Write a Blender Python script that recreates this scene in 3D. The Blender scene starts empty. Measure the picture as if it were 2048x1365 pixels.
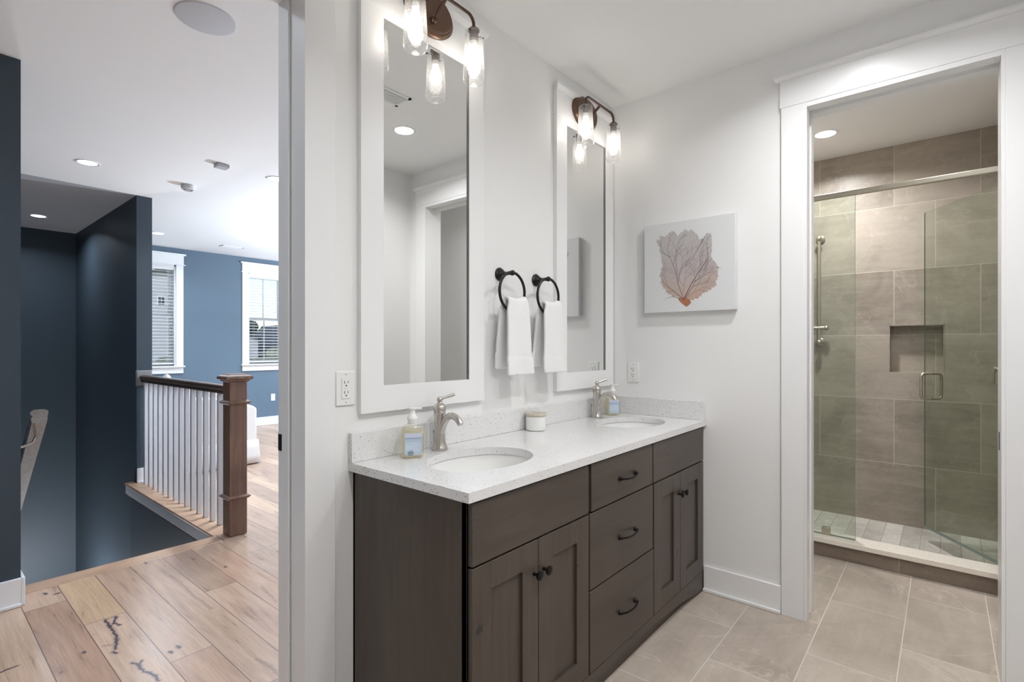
import bpy, bmesh, math, random
from mathutils import Vector, Matrix
S = bpy.context.scene
COL = S.collection
R = math.radians
random.seed(7)

# ------------------------------------------------------------------ camera
cam_d = bpy.data.cameras.new('camera')
cam = bpy.data.objects.new('camera', cam_d); COL.objects.link(cam)
cam.location = (0, 0, 1.30)
cam.rotation_euler = (R(90), 0, R(40.006 - 90))
cam_d.sensor_width = 36.0
cam_d.lens = 36.0 * 1030.6 / 2048
cam_d.shift_y = 11.5 / 2048
cam_d.clip_start = 0.02; cam_d.clip_end = 400
S.camera = cam

# ------------------------------------------------------------------ world, sun, exposure
W = bpy.data.worlds.new('world'); S.world = W; W.use_nodes = True
wn = W.node_tree; wn.nodes.clear()
wo = wn.nodes.new('ShaderNodeOutputWorld'); bg = wn.nodes.new('ShaderNodeBackground')
sky = wn.nodes.new('ShaderNodeTexSky'); sky.sky_type = 'NISHITA'
sky.sun_disc = False; sky.sun_elevation = R(48); sky.sun_rotation = R(200)
sky.air_density = 1.0; sky.dust_density = .3
SKY_STRENGTH = 0.20
bg.inputs['Strength'].default_value = SKY_STRENGTH
wn.links.new(sky.outputs[0], bg.inputs[0]); wn.links.new(bg.outputs[0], wo.inputs[0])
sun_d = bpy.data.lights.new('sun', 'SUN'); sun_d.energy = 2.2; sun_d.angle = R(1); sun_d.color = (1, .96, .9)
sun = bpy.data.objects.new('sun', sun_d); COL.objects.link(sun)
sun.rotation_euler = (R(48), 0, R(-30)); sun.location = (-6, -10, 14)

S.view_settings.view_transform = 'Standard'
S.view_settings.look = 'None'
S.view_settings.exposure = 0.0
S.view_settings.gamma = 1.0
S.view_settings.use_curve_mapping = False
CY = S.cycles
CY.max_bounces = 14; CY.diffuse_bounces = 7; CY.glossy_bounces = 6; CY.transmission_bounces = 8
CY.transparent_max_bounces = 24; CY.caustics_reflective = False; CY.caustics_refractive = False
CY.sample_clamp_indirect = 6.0

# lamp powers in watts for the recessed lights, emission strength for the bulbs
CAN_BATH, CAN_SHOWER, CAN_HALL, CAN_STAIR, CAN_LIVING, BULB = 11.3, 20.0, 5.8, 13.0, 30.0, 20.0

# ------------------------------------------------------------------ material helpers
def lin(r, g, b):
    f = lambda c: (c / 255 / 12.92) if c <= 10 else ((c / 255 + .055) / 1.055) ** 2.4
    return (f(r), f(g), f(b), 1)
class NT:
    def __init__(s, name):
        s.m = bpy.data.materials.new(name); s.m.use_nodes = True
        s.t = s.m.node_tree; s.t.nodes.clear()
        s.out = s.t.nodes.new('ShaderNodeOutputMaterial')
    def n(s, typ, **k):
        x = s.t.nodes.new('ShaderNode' + typ)
        for a, v in k.items(): setattr(x, a, v)
        return x
    def l(s, a, b): s.t.links.new(a, b)
    def math(s, op, a, b=None, c=None):
        x = s.n('Math', operation=op)
        for i, v in enumerate((a, b, c)):
            if v is None: continue
            if isinstance(v, (int, float)): x.inputs[i].default_value = v
            else: s.l(v, x.inputs[i])
        return x.outputs[0]
    def mix(s, f, a, b, mode='MIX'):
        x = s.n('Mix', data_type='RGBA', blend_type=mode)
        for i, v in ((0, f), (6, a), (7, b)):
            if isinstance(v, (int, float)): x.inputs[i].default_value = v
            elif isinstance(v, tuple): x.inputs[i].default_value = v
            else: s.l(v, x.inputs[i])
        return x.outputs[2]
    def ramp(s, f, stops):
        x = s.n('ValToRGB'); e = x.color_ramp.elements
        while len(e) > 1: e.remove(e[-1])
        e[0].position, e[0].color = stops[0]
        for p, c in stops[1:]:
            q = e.new(p); q.color = c
        s.l(f, x.inputs[0]); return x.outputs[0]
    def coord(s): return s.n('TexCoord').outputs['Object']
    def noise(s, v, scale, detail=3, rough=.5, dist=0):
        x = s.n('TexNoise'); x.inputs['Scale'].default_value = scale; x.inputs['Detail'].default_value = detail
        x.inputs['Roughness'].default_value = rough; x.inputs['Distortion'].default_value = dist
        if v is not None: s.l(v, x.inputs['Vector'])
        return x
    def xyz(s, v):
        x = s.n('SeparateXYZ'); s.l(v, x.inputs[0]); return x.outputs
    def comb(s, a, b, c):
        x = s.n('CombineXYZ')
        for i, v in enumerate((a, b, c)):
            if isinstance(v, (int, float)): x.inputs[i].default_value = v
            else: s.l(v, x.inputs[i])
        return x.outputs[0]
    def bsdf(s, col=None, rough=.5, metal=0, spec=.5, bump=None, bstr=.2, bdist=.002, **k):
        b = s.n('BsdfPrincipled')
        if isinstance(col, tuple): b.inputs['Base Color'].default_value = col
        elif col is not None: s.l(col, b.inputs['Base Color'])
        if isinstance(rough, (int, float)): b.inputs['Roughness'].default_value = rough
        else: s.l(rough, b.inputs['Roughness'])
        b.inputs['Metallic'].default_value = metal
        b.inputs['Specular IOR Level'].default_value = spec
        for kk, v in k.items(): b.inputs[kk.replace('_', ' ')].default_value = v
        if bump is not None:
            u = s.n('Bump'); u.inputs['Strength'].default_value = bstr; u.inputs['Distance'].default_value = bdist
            s.l(bump, u.inputs['Height']); s.l(u.outputs[0], b.inputs['Normal'])
        s.l(b.outputs[0], s.out.inputs[0]); s.b = b
        return s.m

def paint(name, col, rough=.6, amp=.012, spec=.3):
    t = NT(name); c = t.coord(); n = t.noise(c, 2.3, 3).outputs[0]
    n2 = t.noise(c, 260, 2).outputs[0]
    k = t.math('MULTIPLY_ADD', n, amp * 2, 1 - amp)
    cc = t.n('VectorMath', operation='SCALE'); cc.inputs[0].default_value = col[:3]; t.l(k, cc.inputs['Scale'])
    return t.bsdf(cc.outputs[0], rough, 0, spec, bump=n2, bstr=.06, bdist=.001)
def plain(name, col, rough=.5, metal=0, spec=.5, **k):
    t = NT(name); c = t.coord(); n = t.noise(c, 40, 2).outputs[0]
    rr = t.math('MULTIPLY_ADD', n, .08, rough - .04)
    return t.bsdf(col, rr, metal, spec, **k)
def emit(name, col, strength):
    t = NT(name); e = t.n('Emission'); e.inputs[0].default_value = col; e.inputs[1].default_value = strength
    t.l(e.outputs[0], t.out.inputs[0]); return t.m
def thin_glass(name, tint, rough=.0, haze=0.0, seeds=False, ior=1.5, refl=1.0):
    t = NT(name)
    tr = t.n('BsdfTransparent'); tr.inputs[0].default_value = tint
    gl = t.n('BsdfGlossy'); gl.inputs['Roughness'].default_value = rough; gl.inputs[0].default_value = (refl, refl, refl, 1)
    lw = t.n('LayerWeight'); lw.inputs[0].default_value = .5
    f0 = ((ior - 1) / (ior + 1)) ** 2
    fr = t.math('MULTIPLY_ADD', t.math('POWER', lw.outputs['Facing'], 5), 1 - f0, f0)
    mx = t.n('MixShader'); t.l(fr, mx.inputs[0]); t.l(tr.outputs[0], mx.inputs[1]); t.l(gl.outputs[0], mx.inputs[2])
    last = mx.outputs[0]
    if haze > 0:
        tl = t.n('BsdfTranslucent'); tl.inputs[0].default_value = (.95, .95, .95, 1)
        df = t.n('BsdfDiffuse'); df.inputs[0].default_value = (.9, .9, .9, 1)
        m0 = t.n('MixShader'); m0.inputs[0].default_value = .4; t.l(tl.outputs[0], m0.inputs[1]); t.l(df.outputs[0], m0.inputs[2])
        m2 = t.n('MixShader')
        if seeds:
            v = t.n('TexVoronoi'); v.inputs['Scale'].default_value = 210; t.l(t.coord(), v.inputs['Vector'])
            f = t.math('LESS_THAN', v.outputs['Distance'], .22)
            f = t.math('MULTIPLY_ADD', f, .35, haze); t.l(f, m2.inputs[0])
            bu = t.n('Bump'); bu.inputs['Strength'].default_value = .25; bu.inputs['Distance'].default_value = .001
            t.l(v.outputs['Distance'], bu.inputs['Height']); t.l(bu.outputs[0], gl.inputs['Normal'])
        else: m2.inputs[0].default_value = haze
        t.l(last, m2.inputs[1]); t.l(m0.outputs[0], m2.inputs[2]); last = m2.outputs[0]
    t.l(last, t.out.inputs[0]); return t.m

def stone_tile(name, ax, off, bw, rh, base, dark, grout, gw=.0022, rough=.35, streak=1.0, var=.12):
    """porcelain tile; ax = which object axes run along / across the rows"""
    t = NT(name); o = t.xyz(t.coord())
    a = t.math('SUBTRACT', o[ax[0]], off[0] + bw / 2); b = t.math('SUBTRACT', o[ax[1]], off[1])
    v = t.comb(a, b, 0)
    br = t.n('TexBrick'); br.offset = .5; br.offset_frequency = 2; br.squash = 1
    br.inputs['Scale'].default_value = 1; br.inputs['Mortar Size'].default_value = gw; br.inputs['Mortar Smooth'].default_value = .1
    br.inputs['Brick Width'].default_value = bw; br.inputs['Row Height'].default_value = rh; br.inputs['Bias'].default_value = 0
    br.inputs['Color1'].default_value = (0, 0, 0, 1); br.inputs['Color2'].default_value = (1, 1, 1, 1); br.inputs['Mortar'].default_value = (.5, .5, .5, 1)
    t.l(v, br.inputs['Vector'])
    tile = br.outputs['Color']; fac = br.outputs['Fac']
    # every tile samples its own patch of the cloudy veining
    row = t.math('FLOOR', t.math('DIVIDE', b, rh))
    sh = t.math('MULTIPLY', t.xyz(tile)[0], 13.7)
    vv = t.comb(t.math('ADD', a, sh), t.math('ADD', b, t.math('MULTIPLY', row, 3.1)), t.math('MULTIPLY', sh, .7))
    n1 = t.noise(vv, 3.2, 7, .62, .8).outputs[0]
    mp = t.n('Mapping'); mp.inputs['Scale'].default_value = (1.6, 9.5, 1); t.l(vv, mp.inputs[0])
    n2 = t.noise(mp.outputs[0], 1.8, 6, .65, .6).outputs[0]
    n3 = t.noise(vv, 42, 4, .6).outputs[0]
    f = t.math('ADD', t.math('MULTIPLY', n1, .6), t.math('MULTIPLY', n2, .4 * streak))
    f = t.math('ADD', f, t.math('MULTIPLY', t.math('SUBTRACT', n3, .5), .12))
    f = t.math('ADD', f, t.math('MULTIPLY', t.math('SUBTRACT', t.xyz(tile)[0], .5), var))
    c = t.ramp(f, [(.30, dark), (.55, base), (.78, tuple(min(1, x * 1.22) for x in base[:3]) + (1,))])
    vein = t.noise(vv, 1.7, 5, .6, .7).outputs[0]
    vm = t.math('LESS_THAN', t.math('ABSOLUTE', t.math('SUBTRACT', vein, .5)), .005)
    c = t.mix(t.math('MULTIPLY', vm, .16), c, tuple(min(1, x * 1.7) for x in base[:3]) + (1,))
    c = t.mix(fac, c, grout)
    r = t.math('MULTIPLY_ADD', fac, .3, rough)
    h = t.math('SUBTRACT', t.math('MULTIPLY', n3, .15), fac)
    return t.bsdf(c, r, 0, .4, bump=h, bstr=.35, bdist=.0015)

def seg_dist(t, p, segs):
    """distance from p (vector socket, z = 0) to a list of polylines"""
    best = None
    for L in segs:
        for a, b in zip(L, L[1:]):
            ba = (b[0] - a[0], b[1] - a[1]); l2 = max(ba[0] ** 2 + ba[1] ** 2, 1e-9)
            s1 = t.n('VectorMath', operation='SUBTRACT'); t.l(p, s1.inputs[0]); s1.inputs[1].default_value = (a[0], a[1], 0)
            dt = t.n('VectorMath', operation='DOT_PRODUCT'); t.l(s1.outputs[0], dt.inputs[0]); dt.inputs[1].default_value = (ba[0] / l2, ba[1] / l2, 0)
            cl = t.n('Clamp'); t.l(dt.outputs['Value'], cl.inputs[0])
            sc = t.n('VectorMath', operation='SCALE'); sc.inputs[0].default_value = (ba[0], ba[1], 0); t.l(cl.outputs[0], sc.inputs['Scale'])
            ds = t.n('VectorMath', operation='DISTANCE'); t.l(s1.outputs[0], ds.inputs[0]); t.l(sc.outputs[0], ds.inputs[1])
            best = ds.outputs['Value'] if best is None else t.math('MINIMUM', best, ds.outputs['Value'])
    return best
CRACKS = [[(.633, 3.057), (.633, 2.944), (.629, 2.833), (.611, 2.763), (.599, 2.730)], [(.675, 3.055), (.648, 2.981)], [(.664, 2.944), (.655, 3.0)],
          [(.587, 2.711), (.596, 2.686)], [(.620, 2.560), (.629, 2.521), (.634, 2.451), (.653, 2.395), (.652, 2.343)], [(.648, 2.549), (.630, 2.505)],
          [(.7785, 2.555), (.781, 2.528)], [(.743, 2.533), (.749, 2.511)], [(.527, 3.579), (.547, 3.579)], [(.496, 3.639), (.499, 3.612)],
          [(.506, 2.809), (.508, 2.798)], [(1.2445, 3.256), (1.246, 3.245)], [(.956, 3.692), (.958, 3.659)], [(.261, 2.882), (.286, 2.893), (.311, 2.893)]]
FAINT = [[(.995, 3.367), (1.003, 3.248), (.999, 3.15), (.989, 3.016), (.997, 2.904), (.999, 2.782)], [(.574, 2.798), (.597, 2.777)],
         [(.961, 2.190), (.972, 2.112), (.971, 2.016)], [(1.266, 2.833), (1.240, 2.603)], [(.675, 3.055), (.640, 3.057)]]
def plank_floor(name):
    t = NT(name); o = t.xyz(t.coord())
    PW, PL = .162, 1.75
    a = t.math('DIVIDE', t.math('SUBTRACT', o[0], .395), PW)
    row = t.math('FLOOR', a); fa = t.math('SUBTRACT', a, row)
    w1 = t.n('TexWhiteNoise', noise_dimensions='1D'); t.l(row, w1.inputs['W'])
    # end joints: most rows staggered at random, the rows by the stair opening where the boards really end
    JY = {0: 3.447, 1: 3.072, 2: 2.438, 3: 3.75, 4: 3.0, 5: 2.05, 6: 3.36}
    eq = lambda v_, k_: t.math('COMPARE', v_, float(k_), .25)
    y0s = t.math('MULTIPLY', w1.outputs[0], 5.3 * PL)
    for k_, yv in JY.items():
        m_ = eq(row, k_); y0s = t.math('ADD', t.math('MULTIPLY', y0s, t.math('SUBTRACT', 1, m_)), t.math('MULTIPLY', m_, -yv + 10 * PL))
    b = t.math('DIVIDE', t.math('ADD', o[1], y0s), PL)
    idx = t.math('FLOOR', b); fb = t.math('SUBTRACT', b, idx)
    w2 = t.n('TexWhiteNoise', noise_dimensions='2D'); t.l(t.comb(row, idx, 0), w2.inputs['Vector'])
    rnd = w2.outputs[0]
    da = t.math('MULTIPLY', t.math('MINIMUM', fa, t.math('SUBTRACT', 1, fa)), PW)
    db = t.math('MULTIPLY', t.math('MINIMUM', fb, t.math('SUBTRACT', 1, fb)), PL)
    seam = t.math('LESS_THAN', t.math('MINIMUM', da, db), .0017)
    off = t.math('MULTIPLY', rnd, 37.0)
    v = t.comb(t.math('ADD', t.math('MULTIPLY', o[0], 7.5), off), t.math('ADD', t.math('MULTIPLY', o[1], .55), off), off)
    g = t.noise(v, 2.6, 7, .6, 1.1).outputs[0]
    vf = t.comb(t.math('ADD', t.math('MULTIPLY', o[0], 60), off), t.math('MULTIPLY', o[1], 2.2), off)
    gf = t.noise(vf, 3, 4, .6, .3).outputs[0]
    f = t.math('ADD', t.math('MULTIPLY', g, .60), t.math('MULTIPLY', gf, .40))
    c = t.ramp(f, [(.28, lin(126, 102, 87)), (.42, lin(170, 145, 126)), (.56, lin(188, 163, 143)), (.76, lin(202, 179, 159))])
    tint = t.ramp(rnd, [(0, (.70, .66, .66, 1)), (.3, (.98, .95, .93, 1)), (.55, (.84, .80, .79, 1)), (1, (1.08, 1.04, .98, 1))])
    for rk, ik, cc in ((0, 10, (1.02, .95, .90, 1)), (0, 9, (.80, .67, .60, 1)), (1, 10, (1.08, .99, .82, 1)), (1, 9, (1.06, .99, .92, 1)), (2, 10, (.92, .84, .79, 1)), (2, 9, (.90, .79, .73, 1)),
                       (3, 9, (.90, .82, .76, 1)), (4, 10, (.72, .64, .59, 1)), (4, 9, (.92, .84, .79, 1)), (5, 10, (.93, .83, .77, 1)), (-1, 9, (.82, .72, .66, 1))):
        tint = t.mix(t.math('MULTIPLY', eq(row, rk), eq(idx, ik)), tint, cc)
    c = t.mix(1.0, c, tint, 'MULTIPLY')
    # knots and dark mineral cracks
    vk = t.comb(t.math('ADD', t.math('MULTIPLY', o[0], 2.2), off), t.math('ADD', t.math('MULTIPLY', o[1], 1.1), off), 0)
    k = t.n('TexVoronoi'); k.inputs['Scale'].default_value = 1.7; t.l(vk, k.inputs['Vector'])
    kn = t.noise(t.comb(t.math('MULTIPLY', o[0], 22), t.math('MULTIPLY', o[1], 11), off), 1.6, 4, .6, 1.2).outputs[0]
    kd = t.math('ADD', k.outputs['Distance'], t.math('MULTIPLY', t.math('SUBTRACT', kn, .5), .16))
    soft = t.ramp(kd, [(.0, (1, 1, 1, 1)), (.13, (0, 0, 0, 1))])
    hard = t.ramp(kd, [(.0, (1, 1, 1, 1)), (.035, (1, 1, 1, 1)), (.045, (0, 0, 0, 1))])
    c = t.mix(t.math('MULTIPLY', soft, .45), c, lin(96, 76, 68))
    c = t.mix(t.math('MULTIPLY', hard, .85), c, lin(38, 32, 34))
    cr = t.noise(t.comb(t.math('ADD', t.math('MULTIPLY', o[0], 9), off), t.math('ADD', t.math('MULTIPLY', o[1], 2.0), off), 0), 1.5, 5, .6, 2.0).outputs[0]
    msk = t.noise(t.comb(o[0], o[1], 4.4), 2.1, 2).outputs[0]
    crm = t.math('MULTIPLY', t.math('LESS_THAN', t.math('ABSOLUTE', t.math('SUBTRACT', cr, .5)), .0025), t.math('GREATER_THAN', msk, .62))
    c = t.mix(t.math('MULTIPLY', crm, .55), c, lin(70, 56, 52))
    wob = t.n('TexNoise'); wob.inputs['Scale'].default_value = 38; wob.inputs['Detail'].default_value = 4; t.l(t.comb(o[0], o[1], 0), wob.inputs['Vector'])
    wv = t.n('VectorMath', operation='MULTIPLY_ADD'); t.l(wob.outputs['Color'], wv.inputs[0]); wv.inputs[1].default_value = (.026, .026, 0); t.l(t.comb(t.math('SUBTRACT', o[0], .013), t.math('SUBTRACT', o[1], .013), 0), wv.inputs[2])
    sd_ = seg_dist(t, wv.outputs[0], CRACKS)
    c = t.mix(t.ramp(sd_, [(0, (.6, .6, .6, 1)), (.016, (0, 0, 0, 1))]), c, lin(120, 98, 92))
    c = t.mix(t.ramp(sd_, [(0, (1, 1, 1, 1)), (.0035, (.95, .95, .95, 1)), (.0052, (0, 0, 0, 1))]), c, lin(46, 38, 54))
    sf_ = seg_dist(t, wv.outputs[0], FAINT)
    c = t.mix(t.ramp(sf_, [(0, (.5, .5, .5, 1)), (.004, (.35, .35, .35, 1)), (.012, (0, 0, 0, 1))]), c, lin(92, 74, 68))
    c = t.mix(t.math('MULTIPLY', seam, .9), c, lin(74, 56, 48))
    r = t.math('MULTIPLY_ADD', g, .12, .23)
    h = t.math('SUBTRACT', t.math('MULTIPLY', gf, .12), seam)
    return t.bsdf(c, r, 0, .5, bump=h, bstr=.3, bdist=.0012)

KNOTS = [(1.031, .519, .011), (1.216, .443, .0035), (1.528, .534, .004), (2.409, .310, .011), (2.52, .235, .004), (2.303, .793, .007), (1.75, .33, .003)]
def wood(name, cols, axis=2, rough=.35, scale=1.0, knots=False, spec=.5):
    t = NT(name); c = t.coord(); mp = t.n('Mapping')
    sc = [14 * scale] * 3; sc[axis] = 1.1 * scale; mp.inputs['Scale'].default_value = sc; t.l(c, mp.inputs[0])
    g = t.noise(mp.outputs[0], 2.2, 6, .6, 1.2).outputs[0]
    big = t.noise(c, 3.5 * scale, 3, .5).outputs[0]
    f = t.math('ADD', t.math('MULTIPLY', g, .6), t.math('MULTIPLY', big, .4))
    col = t.ramp(f, [(.32, cols[0]), (.52, cols[1]), (.72, cols[2])])
    if knots:
        o_ = t.xyz(c); kn = t.noise(c, 150, 4, .7).outputs[0]; p2 = t.comb(o_[0], o_[2], 0); front = t.math('LESS_THAN', o_[1], .9835)
        for kx, kz, kr in KNOTS:
            ds = t.n('VectorMath', operation='DISTANCE'); t.l(p2, ds.inputs[0]); ds.inputs[1].default_value = (kx, kz, 0)
            kd = t.math('ADD', ds.outputs['Value'], t.math('MULTIPLY', t.math('SUBTRACT', kn, .5), kr * 4.5))
            mk = t.math('MULTIPLY', t.math('LESS_THAN', kd, kr), front)
            col = t.mix(t.math('MULTIPLY', mk, .85), col, lin(24, 22, 20))
    r = t.math('MULTIPLY_ADD', g, .1, rough)
    return t.bsdf(col, r, 0, spec, bump=g, bstr=.08, bdist=.001)

def quartz(name, base, rough=.16):
    t = NT(name); c = t.coord()
    n = t.noise(c, 9, 4, .6).outputs[0]
    col = t.ramp(n, [(.3, tuple(x * .97 for x in base[:3]) + (1,)), (.7, base)])
    for sc, th, cc, amt in ((105, .20, lin(128, 118, 114), .85), (190, .24, lin(158, 148, 144), .8), (62, .13, lin(84, 76, 78), .85)):
        v = t.n('TexVoronoi'); v.inputs['Scale'].default_value = sc; t.l(c, v.inputs['Vector'])
        pick = t.math('GREATER_THAN', t.xyz(v.outputs['Color'])[0], .78)
        m = t.math('MULTIPLY', t.math('MULTIPLY', t.math('LESS_THAN', v.outputs['Distance'], th), pick), amt)
        col = t.mix(m, col, cc)
    return t.bsdf(col, rough, 0, .5)

# ------------------------------------------------------------------ materials
WHITE = paint('wall_paint_white', (.80, .80, .795, 1), .62)
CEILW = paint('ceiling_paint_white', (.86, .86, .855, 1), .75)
TRIM = paint('trim_paint_white', (.82, .822, .825, 1), .32, .006, .5)
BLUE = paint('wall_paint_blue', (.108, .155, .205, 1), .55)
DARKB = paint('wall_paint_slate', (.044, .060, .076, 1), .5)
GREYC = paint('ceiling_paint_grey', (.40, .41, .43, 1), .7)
BASEG = paint('painted_fascia_grey', (.52, .54, .58, 1), .5)
FLOORT = stone_tile('floor_tile', (0, 1), (2.474, .143), .604, .3055, lin(190, 178, 166), lin(164, 152, 140), lin(214, 206, 195), .0018, .42, .8, .10)
WALLT = stone_tile('shower_wall_tile', (1, 2), (.047, 0), .461, .462, lin(170, 160, 148), lin(140, 130, 119), lin(204, 197, 184), .0018, .36, 1.0, .16)
WALLTX = stone_tile('shower_side_tile', (0, 2), (.1, 0), .461, .462, lin(170, 160, 148), lin(140, 130, 119), lin(204, 197, 184), .0018, .36, 1.0, .16)
PAN = stone_tile('shower_floor_tile', (0, 1), (3.82, .02), .305, .1, lin(212, 208, 200), lin(176, 170, 162), lin(168, 162, 152), .0022, .35, 1.0, .22)
CURBT = stone_tile('curb_tile', (1, 2), (.2, -.3), .604, .45, lin(140, 126, 113), lin(112, 100, 90), lin(178, 168, 154), .0015, .4, .8, .10)
PLANK = plank_floor('oak_plank_floor')
NOSE = wood('oak_nosing', (lin(150, 118, 94), lin(180, 145, 118), lin(198, 165, 136)), 1, .35)
NOSEX = wood('oak_nosing_across', (lin(150, 118, 94), lin(180, 145, 118), lin(198, 165, 136)), 0, .35)
NEWEL = wood('newel_oak_stain', (lin(84, 62, 50), lin(112, 84, 67), lin(134, 102, 82)), 2, .33)
RAILW = wood('rail_oak_stain', (lin(62, 46, 38), lin(84, 64, 53), lin(100, 78, 64)), 1, .25)
GREYW = wood('grey_oak', (lin(120, 116, 112), lin(146, 142, 138), lin(164, 160, 156)), 1, .4)
CABI = wood('vanity_stain', (lin(61, 52, 46), lin(73, 64, 57), lin(84, 74, 66)), 2, .34, .8, True, .5)
CABX = wood('vanity_stain_across', (lin(61, 52, 46), lin(73, 64, 57), lin(84, 74, 66)), 0, .34, .8, True, .5)
CABD = plain('vanity_shadow_interior', lin(26, 22, 19), .8, 0, .2)
QUARTZ = quartz('speckled_quartz', lin(222, 222, 222))
QUARTZ2 = quartz('curb_quartz', lin(240, 232, 220), .25)
PORC = plain('porcelain', (.80, .80, .79, 1), .07, 0, .6)
NICKEL = plain('brushed_nickel', (.56, .53, .50, 1), .26, 1.0)
NICKB = plain('satin_nickel_warm', (.52, .48, .40, 1), .40, .9)
BRONZE = plain('oil_rubbed_bronze', (.085, .052, .036, 1), .34, .75)
BRONZEL = plain('bronze_plate', (.13, .078, .052, 1), .33, .7)
BLACKM = plain('matte_black_metal', (.012, .012, .013, 1), .35, .5)
BLACKK = plain('black_knob', (.012, .010, .009, 1), .3, .6)
MIRR = NT('mirror_silver'); MIRR = MIRR.bsdf((.93, .935, .93, 1), .0, 1.0)
SHADE = thin_glass('seeded_glass', (0.97, .97, .97, 1), .02, .05, True)
SHGL = thin_glass('shower_glass', (.890, .922, .885, 1), .0, 0, False, 1.45, .9)
SHEDGE = plain('glass_edge_green', (.20, .28, .24, 1), .1, 0, .6)
PANE = thin_glass('window_glass', (.97, .985, .98, 1), .0, 0, False, 1.45)
BULBM = emit('warm_bulb', (1, .93, .84, 1), BULB)
PLAST = plain('white_plastic', (.80, .80, .79, 1), .3)
SLOT = plain('slot_black', (.01, .01, .01, 1), .6)
TOWEL = NT('terry_cotton'); _n = TOWEL.noise(TOWEL.coord(), 420, 3).outputs[0]
TOWEL = TOWEL.bsdf((.84, .84, .84, 1), .95, 0, .1, bump=_n, bstr=.7, bdist=.003)
LINEN = NT('white_linen'); _n = LINEN.noise(LINEN.coord(), 200, 3).outputs[0]
LINEN = LINEN.bsdf((.72, .70, .68, 1), .9, 0, .1, bump=_n, bstr=.3, bdist=.002)
CANVAS = paint('canvas_white', (.69, .70, .71, 1), .8)
VINYL = plain('white_vinyl', (.78, .78, .78, 1), .35)
SLAT = plain('blind_slat_white', (.72, .72, .72, 1), .45)

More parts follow.
